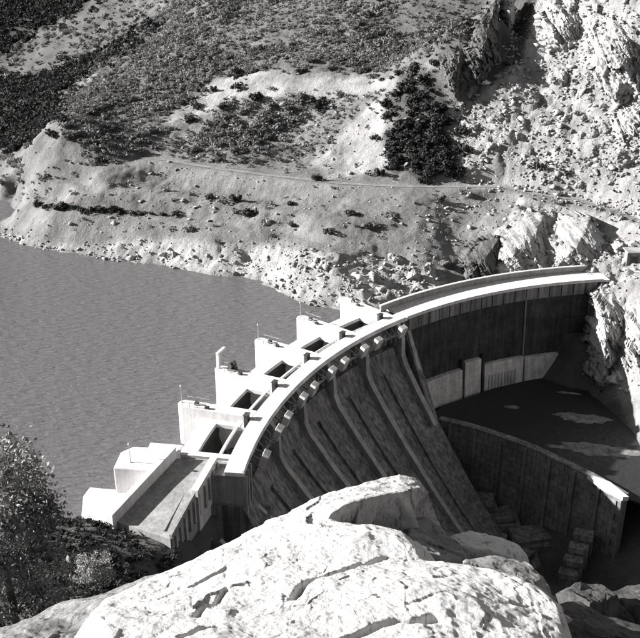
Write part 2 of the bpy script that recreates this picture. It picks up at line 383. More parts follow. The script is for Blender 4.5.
def axis(segs):
    out = [segs[0][0]]
    for a, b, s0, s1 in segs:
        p = a
        while p < b - 1e-6:
            t = (p - a) / (b - a); p = min(b, p + s0 + (s1 - s0) * t); out.append(p)
    return np.array(sorted(set(np.round(out, 4))))
xs = axis([(-1600, -190, 140, 5), (-190, -130, 4, 1.2), (-130, 135, 0.72, 0.72), (135, 200, 1.2, 5), (200, 1600, 6, 140)])
ys = axis([(-700, 20, 90, 5), (20, 150, 2.2, 2.2), (150, 222, 2.2, 1.2), (222, 400, 0.72, 0.72), (400, 700, 0.9, 3.5), (700, 2200, 5, 140)])
X, Yg = np.meshgrid(xs, ys)
Z = base_height(X, Yg)
# the road bench cut into the hill
dmin = np.full(X.shape, 1e9); rz = np.zeros(X.shape)
sel = (X > -150) & (X < 190) & (Yg > 240) & (Yg < 420)
xs_, ys_ = X[sel], Yg[sel]; dm = np.full(xs_.shape, 1e9); rzz = np.zeros(xs_.shape)
for q in road_line:
    d = np.hypot(xs_ - q[0], ys_ - q[1]); k = d < dm; dm[k] = d[k]; rzz[k] = q[2]
dmin[sel] = dm; rz[sel] = rzz
wroad = sstep(7.5, 2.6, dmin)
PX, PY = project(X, Yg, Z)
jx = PX + 9 * fbm(X / 9, Yg / 9, octv=3, seed=50); jy = PY + 6 * fbm(X / 9, Yg / 9, octv=3, seed=60)

# image regions of the hill (photograph positions), used to say what grows and lies where
POLY = {
 'upper_scrub': [(60, 152), (70, 100), (110, 75), (160, 30), (200, -120), (520, -120), (482, 5), (440, 60), (405, 72), (380, 74), (290, 66), (232, 78), (165, 122), (150, 152)],
 'mid_scrub': [(158, 140), (195, 118), (235, 103), (300, 92), (345, 100), (392, 90), (380, 105), (345, 120), (325, 145), (318, 162), (250, 164), (168, 156)],
 'dark_wood': [(392, 112), (378, 100), (402, 90), (398, 72), (418, 66), (436, 76), (440, 98), (450, 112), (448, 128), (460, 142), (456, 156), (470, 176), (440, 172), (424, 179), (404, 170), (386, 172), (396, 154), (380, 142), (394, 128)],
 'left_scrub': [(-200, 200), (-200, 150), (0, 152), (60, 146), (150, 152), (110, 164), (80, 178), (40, 196), (15, 192)],
 'ravine': [(-200, 150), (-200, 72), (0, 80), (40, 74), (85, 60), (125, 43), (158, 18), (160, 25), (125, 50), (82, 72), (58, 94), (58, 112), (38, 138), (0, 150)],
 'top_wood': [(-200, -120), (84, -120), (90, 5), (70, 16), (30, 35), (0, 52), (-200, 60)],
 'bare_patch': [(158, 126), (215, 80), (270, 66), (300, 72), (385, 78), (388, 90), (330, 96), (290, 92), (235, 102), (190, 120)],
 'cone': [(385, 95), (384, 150), (392, 170), (330, 180), (318, 160), (345, 125)],
 'talus': [(430, 110), (445, 112), (500, 70), (540, -60), (900, -60), (900, 300), (640, 222), (540, 193), (470, 186), (468, 170)],
 'cliff_below_road': [(470, 262), (500, 230), (520, 200), (640, 224), (800, 270), (800, 420), (590, 400), (585, 280), (480, 282)],
 'shore': [(-80, 262), (0, 242), (0, 228), (60, 246), (150, 240), (230, 248), (300, 250), (380, 262), (450, 268), (450, 290), (380, 330), (250, 320)],
 'grey_slope': [(395, 262), (410, 225), (440, 195), (500, 192), (520, 205), (490, 240), (465, 262), (430, 262)],
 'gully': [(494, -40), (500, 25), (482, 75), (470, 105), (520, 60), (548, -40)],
}
def inp(name, jitter=True):
    return in_poly(jx if jitter else PX, jy if jitter else PY, POLY[name])
reg = {k: inp(k) & (Yg > 200) for k in POLY}
# relief
rough = np.full(X.shape, 0.55)
rough[reg['talus'] | reg['cliff_below_road']] = 0.62
fw = np.where(reg['talus'] | reg['cliff_below_road'], 0.85, np.where(reg['shore'], 0.5, 0.2))
rough[reg['shore']] = 0.8
rough[reg['gully']] = 2.0
rough[reg['bare_patch']] = 0.2
rough = np.where((PX < 330) & (PY > 155) & (PY < 245) & (Yg > 225), 0.32, rough)
near_mask = (Yg < 200) & (X < 60)
rough[near_mask] = 0.8
big = (Yg > 215) & (dmin > 6)
wt0 = sstep(-20, 10, PX) * sstep(380, 300, PX) * sstep(150, 162, PY) * sstep(268, 255, PY)
Z = Z + (fbm(X / 38, Yg / 38, octv=3, seed=3) * (2.4 - 2.0 * wt0) * sstep(-8, 6, Z) * (Yg > 225)) * sstep(3, 14, dmin)
Z = Z + rough * (0.8 * fbm(X / 5.5, Yg / 5.5, octv=4, seed=11) + 0.9 * fbm(X / 11, Yg / 11, octv=4, seed=21, ridged=True) - 0.3) * sstep(2.5, 7, dmin)
# craggy strata on the right-hand cliffs
crag = np.where(reg['talus'] | reg['cliff_below_road'], 0.55, 0.0)
Z = Z + crag * sstep(3, 10, dmin) * 2.6 * np.clip(fbm((X * 0.8 + Yg * 0.35) / 9, (Yg - 0.5 * X) / 16, octv=4, seed=33, ridged=True), -0.6, 1)
Z = Z + rough * (0.55 * fbm(X / 2.1, Yg / 2.1, octv=3, seed=41, gain=0.6)) * sstep(2.5, 6, dmin)
LV = [-10.0, 1.2, 6.6, 13.0, 19.0]
Zt = Z.copy()
for L0, L1 in zip(LV[:-1], LV[1:]):
    k = (Z >= L0) & (Z < L1); t_ = (Z - L0) / (L1 - L0); Zt = np.where(k, L0 + (L1 - L0) * sstep(0.28 if L0 > -10 else 0.0, 1.0, t_), Zt)
wt = sstep(-20, 10, PX) * sstep(380, 300, PX) * sstep(150, 162, PY) * sstep(268, 255, PY) * (Yg > 225)
Z = Z + (Zt - Z) * 0.85 * wt
fz = (Yg > 215) & (Yg < 420) & (X > -140) & (X < 170)
wv = 0.5 * fbm(X[fz] / 5, Yg[fz] / 5, octv=2, seed=61)
fac = 0.95 * facets(X[fz] / 4.4 + wv, Yg[fz] / 4.4, Z[fz] / 4.4, 300) + 0.42 * facets(X[fz] / 1.9, Yg[fz] / 1.9 + wv, Z[fz] / 1.9, 310)
Z[fz] += fac * fw[fz] * 0.72 * sstep(2.5, 7, dmin[fz])
Z = Z * (1 - wroad) + rz * wroad
# the dam stands in a clean trench
rr = np.hypot(X - CX, Yg - CY); aa = np.degrees(np.arctan2(Yg - CY, X - CX))
trench = (rr > 108) & (rr < 128) & (aa > 99.5) & (aa < 178)
Z = np.where(trench, np.minimum(Z, -7.0 - 10 * sstep(124, 116, rr)), Z)
# plateau behind the training wall is the pool's bed; keep the ramp clear
tone = np.full(X.shape, 0.18)
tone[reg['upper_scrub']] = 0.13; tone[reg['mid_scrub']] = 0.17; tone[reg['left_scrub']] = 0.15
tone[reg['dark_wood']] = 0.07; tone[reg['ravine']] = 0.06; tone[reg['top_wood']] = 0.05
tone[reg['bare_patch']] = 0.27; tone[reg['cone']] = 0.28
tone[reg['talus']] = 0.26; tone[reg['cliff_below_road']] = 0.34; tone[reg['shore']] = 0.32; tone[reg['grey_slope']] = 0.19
tone[reg['gully']] = 0.06  # the crag's shadow in the cleft is painted into the ground tone
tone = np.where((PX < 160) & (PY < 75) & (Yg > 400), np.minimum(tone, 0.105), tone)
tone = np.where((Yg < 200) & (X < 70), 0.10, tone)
tone = np.where((rr < 116) & (X > 45) & (Yg > 140) & (Yg < 262), np.where((X > 86) & (Yg > 180), 0.27, 0.09), tone)  # low tone paints shadow onto the bank and floor below the arch
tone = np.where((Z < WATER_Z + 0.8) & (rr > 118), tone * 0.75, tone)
# smooth the tones a little
for _ in range(2):
    tone[1:-1, 1:-1] = (tone[1:-1, 1:-1] * 2 + tone[:-2, 1:-1] + tone[2:, 1:-1] + tone[1:-1, :-2] + tone[1:-1, 2:]) / 6
tone = tone * (1 + 0.25 * fbm(X / 6, Yg / 6, octv=4, seed=77))
ny, nx = X.shape
# push the crags sideways along their normals so that they are more than a height map
gy, gx = np.gradient(Z, ys, xs)
nl = np.sqrt(gx ** 2 + gy ** 2 + 1); nxv, nyv = -gx / nl, -gy / nl
disp = crag * 1.2 * fbm(X / 4, Yg / 4, Z / 4, octv=3, seed=91) * sstep(3, 8, dmin)
V = np.stack([X + nxv * disp, Yg + nyv * disp, Z], -1).reshape(-1, 3)
idx = np.arange(ny * nx).reshape(ny, nx)
Fq = np.stack([idx[:-1, :-1], idx[:-1, 1:], idx[1:, 1:], idx[1:, :-1]], -1).reshape(-1, 4)
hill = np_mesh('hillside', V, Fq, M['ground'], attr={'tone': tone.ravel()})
tag(hill, kind='structure', label='rocky valley sides around the reservoir and the dam')

def ground_at(x, y):
    """height of the hillside sheet"""
    i = np.clip(np.searchsorted(xs, x) - 1, 0, nx - 2); j = np.clip(np.searchsorted(ys, y) - 1, 0, ny - 2)
    u = (x - xs[i]) / (xs[i + 1] - xs[i]); v = (y - ys[j]) / (ys[j + 1] - ys[j])
    return (Z[j, i] * (1 - u) + Z[j, i + 1] * u) * (1 - v) + (Z[j + 1, i] * (1 - u) + Z[j + 1, i + 1] * u) * v
def hit(px, py, y0=20.0, y1=900.0):
    """where the line of sight through (px, py) meets the hillside"""
    Yv = np.linspace(y0, y1, 6000); fx, dn = (px - 320) / F, (py - 319) / F
    dy, dz = CP - dn * SP, -SP - dn * CP; t = Yv / dy
    z = CAM_H + dz * t; x = fx * t; k = np.nonzero(ground_at(x, Yv) >= z)[0]
    if not len(k): return None
    k = k[0]; return (float(x[k]), float(Yv[k]), float(z[k]))

# the road along the hillside
mb = MB(); n = len(road_line)
for i, q in enumerate(road_line):
    d = road_line[min(i + 1, n - 1)] - road_line[max(i - 1, 0)]; d = np.array([d[0], d[1]]) / np.hypot(d[0], d[1]); nv = np.array([-d[1], d[0]])
    for s in (-1.0 - 0.5 * random.random(), 1.1 + 0.6 * random.random()): mb.v.append((q[0] + nv[0] * s, q[1] + nv[1] * s, q[2] + 0.12))
mb.f = [(2 * i, 2 * i + 2, 2 * i + 3, 2 * i + 1) for i in range(n - 1)]
tag(mb.build('hill_road', M['asphalt']), kind='structure', label='pale unpaved road cut along the far hillside')

# water: the reservoir upstream of the dam, the dark pool below the arch
mb = MB(); rs = [122.0, 140, 170, 220, 300, 450, 900]; aas = np.linspace(92, 200, 60)
for a in aas: mb.v += [PZ(r, a, WATER_Z) for r in rs]
k = len(rs); mb.f = [(i * k + j, i * k + j + 1, (i + 1) * k + j + 1, (i + 1) * k + j) for i in range(len(aas) - 1) for j in range(k - 1)]
tag(mb.build('reservoir_water', M['water']), kind='structure', label='rippled grey water of the reservoir')
mb = MB(); mb.prism([(30, 222), (49, 211.5), (62, 199.5), (75, 184), (86, 176), (112, 190), (108, 246), (78, 252), (52, 240), (36, 230)], POOL_Z - 0.6, POOL_Z)
tag(mb.build('pool_water', M['pool']), kind='structure', label='dark pool below the arch wall')

# ------------------------------------------------------------------ the dam
dam = empty('dam', PZ(117, 150, -54)); dam_off = Vector(dam.location)
tag(dam, 'curved concrete dam with white gated spillway and dark arch wall', 'dam')
def part(mb, name, m, parent=None, bevel=0.0, label=None, smooth=False):
    """a part of the dam; shapes are given in world coordinates"""
    p = parent or dam
    o = mb.build(name, m, None, bevel=bevel, smooth=smooth)
    o.parent = p; o.matrix_parent_inverse = Matrix.Translation(-dam_off)
    if label: o['label'] = label
    return o

# spillway body: ogee crest and sloping chute
FACE = [(117.0, -7.8), (114.6, -13.0), (109.5, -19.6), (103.0, -27.2), (94.5, -36.5), (86, -45), (77, -52)]
body_prof = [(129, -46), (129, -17), (127, -9.5), (124.5, -8.0), (120.5, -7.6)] + FACE + [(72, -54.5), (72, -60), (129, -60)]
part(MB().sweep(body_prof, 174.5, 131.4, 48), 'spillway_face', M['weathered'], smooth=False)
# lining panels on the chute, each with its joints
for i in range(5):
    a0, a1 = PIERS[i] - 0.75, PIERS[i + 1] + 0.75
    for j in range(3):
        b0 = a0 + (a1 - a0) * j / 3 + (-0.06 if j else 0); b1 = a0 + (a1 - a0) * (j + 1) / 3 + (0.06 if j < 2 else 0)
        for (r0, z0), (r1, z1) in zip(FACE[:-1], FACE[1:]):
            mbp = MB().sweep([(r0 - 0.05, z0 + 0.1), (r1 + 0.1, z1 + 0.02), (r1 + 0.3, z1 + 0.25), (r0 + 0.12, z0 + 0.3)], b0, b1, 2)
            part(mbp, 'chute_panel', M['weathered'])
# piers with rounded noses, road side flush with the deck
def pier_poly(A, half, r0, r1):
    ca, sa = math.cos(R(A)), math.sin(R(A)); rd = Vector((ca, sa)); tn = Vector((-sa, ca)); c = Vector((CX, CY))
    P = [c + rd * r0 - tn * half, c + rd * (r1 - half) - tn * half]
    for k in range(1, 8): t = -math.pi / 2 + math.pi * k / 8; P.append(c + rd * (r1 - half + half * math.cos(t)) + tn * (half * math.sin(t)))
    P += [c + rd * (r1 - half) + tn * half, c + rd * r0 + tn * half]
    return [tuple(p) for p in P]
pier_objs = []
for i, A in enumerate(PIERS):
    if i == 0: continue
    po = part(MB().prism(pier_poly(A, 1.6, 120.6, 139.0), -44, -0.02), 'pier', M['white_concrete'], bevel=0.12)
    pier_objs.append(po)
    # downstream end of the pier: a vertical buttress head, then the chute divider
    part(MB().sweep([(121.0, -0.95), (117.0, -0.95), (115.6, -3.0), (114.9, -5.0), (114.2, -17.5), (112.0, -19.0), (121, -19.0)], A - 0.36, A + 0.36, 2), 'pier_head', M['rib'], bevel=0.08)
    rib = [(r - 1.15, z + 0.85) for r, z in (FACE if i < 5 else FACE[:4])]
    part(MB().sweep(rib + [(r + 1.7, z - 1.3) for r, z in rib[::-1]], A - 0.42, A + 0.42, 2), 'chute_divider', M['rib'])
for i in range(5):
    a = PIERS[i] + (PIERS[i + 1] - PIERS[i]) * random.uniform(0.42, 0.58); rib = [(r - 0.6, z + 0.45) for r, z in FACE[1:]]
    part(MB().sweep(rib + [(r + 0.9, z - 0.7) for r, z in rib[::-1]], a - 0.26, a + 0.26, 1), 'chute_rib', M['weathered'])
# bays between the piers: bridge slab with its opening, light beam across, gate below
for i in range(5):
    A0, A1 = PIERS[i] - 0.72, PIERS[i + 1] + 0.72
    if i == 0: A0 = PIERS[0] - 0.2
    s = -2.0; m0, m1 = A0 - 0.75, A1 + 0.75
    mbs = MB()
    mbs.sweep([(128.6, s - 0.9), (132.2, s - 0.9), (132.2, s), (128.6, s)], A0, A1, 6)
    mbs.sweep([(120.6, s - 0.9), (121.4, s - 0.9), (121.4, s), (120.6, s)], A0, A1, 6)
    mbs.sweep([(121.4, s - 0.9), (128.6, s - 0.9), (128.6, s), (121.4, s)], A0, m0, 2)
    mbs.sweep([(121.4, s - 0.9), (128.6, s - 0.9), (128.6, s), (121.4, s)], m1, A1, 2)
    part(mbs, 'bay_slab', M['white_concrete'])
    part(MB().sweep([(123.5, s - 0.5), (124.05, s - 0.5), (124.05, s + 0.04), (123.5, s + 0.04)], m0, m1, 5), 'cross_beam', M['white_concrete'])
    part(MB().sweep([(131.8, -16), (132.15, -16), (132.15, s - 0.9), (131.8, s - 0.9)], A0, A1, 6), 'breast_wall', M['white_concrete'])
    part(MB().sweep([(127.9, -9.0), (128.3, -9.0), (129.3, -6), (129.0, -2.95), (128.5, -2.95), (128.8, -6)], A0, A1, 8), 'gate_leaf', M['steel'])
    part(MB().sweep([(119.6, -7.7), (120.5, -7.7), (120.5, -0.95), (119.6, -0.95)], A0 + 0.1, A1 - 0.1, 6), 'sun_blocking_wall', M['concrete'])  # added wall that stops sun passing under the deck
    mr = MB()
    for t in (0.08, 0.36, 0.64, 0.92):
        a = m0 + (m1 - m0) * t; mr.bar(PZ(122.4, a, s), PZ(122.4, a, s + 1.1), 0.10)
    for t in range(4): mr.bar(PZ(122.4, m0 + (m1 - m0) * t / 4, s + 1.1), PZ(122.4, m0 + (m1 - m0) * (t + 1) / 4, s + 1.1), 0.09)
    part(mr, 'railing', M['steel'])
    # gate arms and pivot beams showing below the road edge
    ma = MB()
    for t in (0.12, 0.30, 0.5, 0.70, 0.88):
        a = A0 + (A1 - A0) * t
        ma.bar(PZ(117.0, a, -1.7), PZ(114.6 + random.uniform(-.4, .4), a + random.uniform(-.3, .3), -2.4 - random.random() * 1.2), 0.35)
        ma.bar(PZ(114.8, a - 0.5, -2.6), PZ(115.2, a + 0.5, -1.9 - random.random()), 0.3)
        ma.bar(PZ(115.2, a, -1.2), PZ(115.0, a + random.uniform(-.2, .2), -4.5), 0.22)
    ma.sweep([(114.9, -3.1), (115.3, -3.1), (115.3, -2.75), (114.9, -2.75)], A0 - 0.9, A1 + 0.9, 6)
    part(ma, 'gate_arms', M['concrete'])
# anchor blocks in pairs at the road's downstream edge
for i, A in enumerate(PIERS):
    for sgn in (1, -1):
        if (i == 0 and sgn == 1) or (i == 5 and sgn == -1): continue
        a = A + sgn * 1.5 * (0.55 if i in (0, 5) else 1)
        c = PZ(114.2, a, -1.9)
        part(MB().box((0, 0, 0), (1.5, 2.2, 3.3), rz=R(a), ry=R(-22)), 'anchor_block', M['white_concrete'], bevel=0.1)
        o = col.objects[-1]; o.location = Vector(c)
# road deck of the spillway and its edge kerbs
part(MB().sweep([(116.6, -0.9), (120.6, -0.9), (120.6, 0.0), (116.6, 0.0)], 174.2, 131.2, 60), 'road_deck', M['white_concrete'], bevel=0.05)
part(MB().sweep([(116.65, 0.003), (117.0, 0.003), (117.0, 0.28), (116.65, 0.28)], 174.1, 131.6, 60), 'kerb', M['white_concrete'])
# abutment wall under the near end of the deck
part(MB().sweep([(116.9, -32), (129, -32), (129, -0.92), (116.9, -0.92)], 174.15, 171.6, 6), 'end_wall', M['concrete'], bevel=0.08)
for a in (174.0, 172.9, 171.75):
    part(MB().sweep([(116.1, -14), (116.88, -14), (116.88, -0.95), (116.1, -0.95)], a - 0.12, a + 0.12, 1), 'pilaster', M['rib'])
# arch section: wall, road, parapet, fascia panels, plinth
A0, A1 = 131.4, 97.5
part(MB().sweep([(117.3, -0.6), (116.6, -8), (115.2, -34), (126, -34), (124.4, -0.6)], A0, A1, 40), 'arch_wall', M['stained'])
part(MB().sweep([(116.5, -0.58), (124.9, -0.58), (124.9, 0.0), (116.5, 0.0)], A0 - 0.15, 96.5, 40), 'arch_road', M['white_concrete'])
part(MB().sweep([(124.2, 0.004), (124.75, 0.004), (124.75, 1.75), (124.2, 1.75)], 132.6, 98.6, 40), 'parapet', M['concrete'])
part(MB().sweep([(124.05, 1.754), (124.9, 1.754), (124.9, 1.95), (124.05, 1.95)], 132.7, 98.5, 40), 'coping', M['white_concrete'])
part(MB().sweep([(116.5, 0.004), (116.9, 0.004), (116.9, 0.35), (116.5, 0.35)], A0, 97.5, 40), 'kerb', M['white_concrete'])
NP = 17
for k in range(NP):
    b0 = A0 - 0.35 - (A0 - 98.6) * k / NP; b1 = A0 - 0.35 - (A0 - 98.6) * (k + 0.93) / NP
    part(MB().sweep([(116.35, -4.1), (117.6, -4.1), (117.6, -0.62), (116.35, -0.62)], b0, b1, 3), 'fascia_panel', M['weathered'], bevel=0.05)
for b0, b1, z1, nm in ((130.4, 121.05, -21.5, 'plinth'), (120.6, 117.6, -19.5, 'plinth_block'), (116.9, 109.95, -22.0, 'plinth'), (109.65, 101.5, -22.5, 'plinth')):
    part(MB().sweep([(113.6, -31), (116.9, -31), (116.9, z1), (114.4, z1)], b0, b1, 8), nm, M['plinth'], bevel=0.1)
part(MB().sweep([(114.6, -31), (116.7, -31), (117.6, -4.2), (116.45, -4.2)], 109.7, 109.9, 1), 'pilaster', M['masonry'])
for b in (117.1, 120.9):
    part(MB().sweep([(114.0, -31), (116.7, -31), (116.9, -18.5), (114.7, -18.5)], b - 0.18, b + 0.18, 1), 'pilaster', M['stained'])
for k in range(9):
    b = 116.0 - 5.2 * k / 9
    part(MB().sweep([(113.3, -30.5), (114.2, -30.5), (114.6, -25.5), (114.0, -25.5)], b - 0.14, b + 0.14, 1), 'plinth_rib', M['rib'])
for zz in (-10.5, -16.5):
    part(MB().sweep([(116.1, zz - 0.25), (117.0, zz - 0.25), (117.0, zz + 0.05), (116.25 + 0.02 * (zz + 16), zz + 0.05)], 130.6, 99, 30), 'joint_ledge', M['stained'])
# sloping corner wall between chute and arch
part(MB().sweep([(117.4, -1.0), (116.0, -4), (103.6, -28.4), (103.6, -56), (118.5, -56), (118.5, -1.0)], 132.0, 130.9, 2), 'corner_wall', M['weathered'])
part(MB().sweep([(115.6, -3.6), (104.4, -28.6), (105.6, -28.6), (116.8, -3.6)], 131.75, 131.15, 1), 'corner_coping', M['rib'])

# left end: ramp down to the bank with its walls
RL0, RL1, RR0, RR1 = (-29.0, 155.2), (-38.2, 139.0), (-21.6, 154.4), (-27.4, 134.0)
part(MB().prism([RL0, RL1, RR1, RR0], -20, [-0.03, -3.6, -3.8, -0.03]), 'ramp', M['concrete'])
def wall_strip(mb, p, q, w, z0, zt0, zt1):
    d = Vector((q[0] - p[0], q[1] - p[1])).normalized(); nv = Vector((-d.y, d.x)) * w / 2
    return mb.prism([(p[0] + nv.x, p[1] + nv.y), (p[0] - nv.x, p[1] - nv.y), (q[0] - nv.x, q[1] - nv.y), (q[0] + nv.x, q[1] + nv.y)], z0, [zt0, zt0, zt1, zt1])
part(wall_strip(MB(), (-29.6, 155.6), (-39.2, 138.4), 1.3, -16, 2.5, -1.5), 'ramp_wall', M['white_concrete'], bevel=0.08)
part(wall_strip(MB(), (-21.3, 154.6), (-24.2, 144.8), 1.5, -16, 0.9, -0.6), 'ramp_wall', M['white_concrete'], bevel=0.06)
part(wall_strip(MB(), (-24.25, 144.6), (-27.3, 134.2), 0.6, -20, -0.9, -2.9), 'ramp_wall', M['concrete'], bevel=0.06)
part(wall_strip(MB(), (-25.6, 148.5), (-28.9, 136.0), 0.35, -6, -1.2, -3.3), 'ramp_kerb', M['concrete'])
dv = Vector((-27.3 + 21.3, 134.2 - 154.6, 0))
for k in range(10):
    t = (k + 0.5) / 10; p = Vector((-21.3, 154.6, 0)) + dv * t; zt = 0.7 - 4.0 * t
    nrm = Vector((-dv.y, dv.x, 0)).normalized() * -1
    if nrm.x < 0: nrm = -nrm
    part(MB().box(p + nrm * (0.95 if t < 0.42 else 0.5) + Vector((0, 0, zt - 3.0)), (0.6, 0.5, 5.0), rz=math.atan2(dv.y, dv.x)), 'wall_rib', M['rib'])
part(MB().prism([(-28.6, 157.5), (-38.4, 158.6), (-40.6, 156.4), (-40.9, 150.6), (-32.2, 149.8)], -26, 0.7), 'abutment_block', M['white_concrete'], bevel=0.25)
part(MB().prism([(-33, 150.5), (-46.6, 152.6), (-47.2, 149.5), (-46.0, 143.2), (-39.8, 139.2)], -26, -5.2), 'abutment_block', M['white_concrete'], bevel=0.15)
part(MB().prism([(-29, 164.5), (-36.4, 165.6), (-36.8, 160.5), (-30, 158.2)], -26, -2.6), 'abutment_block', M['white_concrete'], bevel=0.3)
part(MB().prism([(-29, 160.5), (-38.6, 161.6), (-39.2, 158.9), (-30, 157.6)], -26, -1.2), 'abutment_block', M['white_concrete'], bevel=0.2)
# sloping walls below the ramp
for (x0, y0, z0, x1, y1, z1) in ((-17, 151, -13, -3, 146, -26), (-20, 144, -12, -8, 139, -24), (-23, 137, -12, -13, 132, -22), (-14.8, 156, -11, 2, 152, -27)):
    part(MB().bar((x0, y0, z0), (x1, y1, z1), 1.0, 1.6), 'slope_wall', M['rib'])
part(MB().prism([(-16, 152), (-10, 150), (-10.5, 158), (-15.6, 158)], -32, -13.5), 'landing', M['weathered'])

# railings on the pier noses, with posts
for i, po in enumerate(pier_objs):
    A = PIERS[i + 1]; ca, sa = math.cos(R(A)), math.sin(R(A)); rd = Vector((ca, sa, 0)); tn = Vector((-sa, ca, 0)); c = Vector((CX, CY, 0))
    for side in (-1, 1):
        mr = MB()
        for r in (137.4, 135.6, 133.8, 132.0): mr.bar(c + rd * r + tn * side * 1.45 + Vector((0, 0, 0)), c + rd * r + tn * side * 1.45 + Vector((0, 0, 1.0)), 0.09)
        mr.bar(c + rd * 137.4 + tn * side * 1.45 + Vector((0, 0, 1)), c + rd * 132 + tn * side * 1.45 + Vector((0, 0, 1)), 0.07)
        part(mr, 'nose_railing', M['pale_steel'])
    mh = MB(); mh.box(c + rd * 134.5 + Vector((0, 0, 0.35)), (1.0, 0.7, 0.7), rz=R(A)); mh.box(c + rd * 131.6 + tn * 0.9 + Vector((0, 0, 0.3)), (0.9, 0.6, 0.6), rz=R(A))
    part(mh, 'hatch', M['steel'], bevel=0.04)

# ------------------------------------------------------------------ things standing on the dam
for i, A in enumerate(PIERS[1:]):
    o = empty('hoist_cabinet', PZ(121.6, A + 1.15, -2.0), label='dark steel hoist cabinet beside bay opening, %s' % ('nearest of the row', 'second from the near end', 'middle one of the row', 'second from the far end', 'farthest of the row')[i], cat='cabinet', group='hoist cabinets along the spillway road')
    MB().box((0, 0, 1.5), (0.9, 1.5, 3.0), rz=R(A)).build('body', M['steel'], o, bevel=0.05)
    MB().box((0, 0, 3.08), (1.15, 1.75, 0.16), rz=R(A)).build('lid', M['steel'], o)
    MB().box(tuple(Vector((math.cos(R(A)), math.sin(R(A)), 0)) * 0.47 + Vector((0, 0, 1.3))), (0.06, 1.1, 2.1), rz=R(A)).build('door', M['steel'], o)
for nm, (r, a, z) in (('the low near-end block', (139.6, 174.0, 0.7)), ('the second pier nose', (138.2, PIERS[1], 0)), ('the fourth pier nose', (138.2, PIERS[3], 0)), ('the fifth pier nose', (138.2, PIERS[4], 0))):
    o = empty('lamp_post', PZ(r, a, z), label='thin pale lamp post on %s of the spillway' % nm, cat='lamp post', group='lamp posts on the pier noses')
    MB().tube([(0, 0, 0), (0, 0, 3.9)], [0.09, 0.06], 6).build('pole', M['pale_steel'], o)
    MB().tube([(0, 0, 3.9), (0, 0, 4.05), (0, 0, 4.3), (0, 0, 4.5)], [0.08, 0.26, 0.28, 0.08], 8).build('globe', M['pale_steel'], o)
    MB().tube([(0, 0, 0), (0, 0, 0.3)], [0.2, 0.16], 8).build('base', M['pale_steel'], o)
A = PIERS[2]; ca, sa = math.cos(R(A)), math.sin(R(A))
o = empty('gauge_frame', PZ(138.2, A, -0.02), label='white angular frame standing on the third pier nose', cat='frame')
t = Vector((sa, -ca, 0)); rd = Vector((ca, sa, 0))
MB().box((0, 0, 2.0), (0.8, 0.6, 4.0), rz=R(A)).build('post', M['white_concrete'], o, bevel=0.05)
MB().bar(Vector((0, 0, 3.9)) - t * 0.4, Vector((0, 0, 4.1)) + t * 3.2, 0.8, 0.45).build('arm', M['white_concrete'], o, bevel=0.05)
o = empty('winch', PZ(134.6, A - 0.2, -0.02), label='dark winch machine beside the white frame on third pier', cat='winch')
MB().box((0, 0, 0.35), (2.2, 1.6, 0.7), rz=R(A)).build('base', M['steel'], o, bevel=0.05)
MB().tube([(-0.6, -0.6, 1.4), (0.6, 0.6, 1.4)], [0.75, 0.75], 12).build('drum', M['steel'], o)
MB().box((0.6, -0.5, 1.5), (0.5, 0.5, 2.6), rz=R(A)).build('motor', M['steel'], o, bevel=0.05)

# ------------------------------------------------------------------ training wall with masonry blocks
tw_line = resample([(33.4, 219.2, 0), (41, 215.4, 0), (49, 210, 0), (56, 204.4, 0), (62, 198, 0), (68.5, 190.5, 0), (74.0, 182.5, 0)], 0.8)
tw = empty('training_wall', tuple(tw_line[len(tw_line) // 2][:2]) + (FLOOR_Z,), label='long dark masonry training wall curving away from the dam foot', cat='wall')
tw_off = Vector(tw.location)
seg = np.r_[0, np.cumsum(np.hypot(*np.diff(tw_line[:, :2], axis=0).T))]
def tw_at(s):
    x = np.interp(s, seg, tw_line[:, 0]); y = np.interp(s, seg, tw_line[:, 1]); x2 = np.interp(s + .3, seg, tw_line[:, 0]); y2 = np.interp(s + .3, seg, tw_line[:, 1])
    if s + .3 > seg[-1]: x2, y2 = x, y; x, y = np.interp(s - .3, seg, tw_line[:, 0]), np.interp(s - .3, seg, tw_line[:, 1]); return Vector((x2, y2, 0)), Vector((x2 - x, y2 - y, 0)).normalized()
    return Vector((x, y, 0)), Vector((x2 - x, y2 - y, 0)).normalized()
TOPZ = -28.2; LEN = seg[-1]
def wpart(mb, name, m, parent=None, label=None):
    o = mb.build(name, m, None); o.parent = parent or tw; o.matrix_parent_inverse = Matrix.Translation(-tw_off)
    if label: o['label'] = label
    return o
def strip(s0, s1, n, off0, off1, z0, z1):
    mb = MB(); 
    for k in range(n + 1):
        p, d = tw_at(s0 + (s1 - s0) * k / n); nv = Vector((d.y, -d.x, 0))          # points to the pool side or the chute side
        if nv.x > 0: nv = -nv
        for off, z in ((off0, z0), (off1, z0), (off1, z1), (off0, z1)): q = p + nv * off; mb.v.append((q.x, q.y, z))
    for k in range(n):
        b = 4 * k
        for j in range(4): mb.f.append((b + j, b + (j + 1) % 4, b + 4 + (j + 1) % 4, b + 4 + j))
    mb.f += [(3, 2, 1, 0), (4 * n, 4 * n + 1, 4 * n + 2, 4 * n + 3)]
    return mb
wpart(strip(0, LEN, 30, -1.6, 0.0, FLOOR_Z - 2, TOPZ - 0.5), 'core', M['mortar'])
wpart(strip(0, LEN, 30, -1.7, 0.35, TOPZ - 0.48, TOPZ), 'coping', M['weathered'])
ce = MB(); (p_, d_0), (q_, d_1) = tw_at(LEN - 11), tw_at(LEN - 0.1); n0_, n1_ = Vector((-d_0.y, d_0.x, 0)), Vector((-d_1.y, d_1.x, 0))
m_ = (p_ + q_) / 2 + (n0_ + n1_) * 0.1
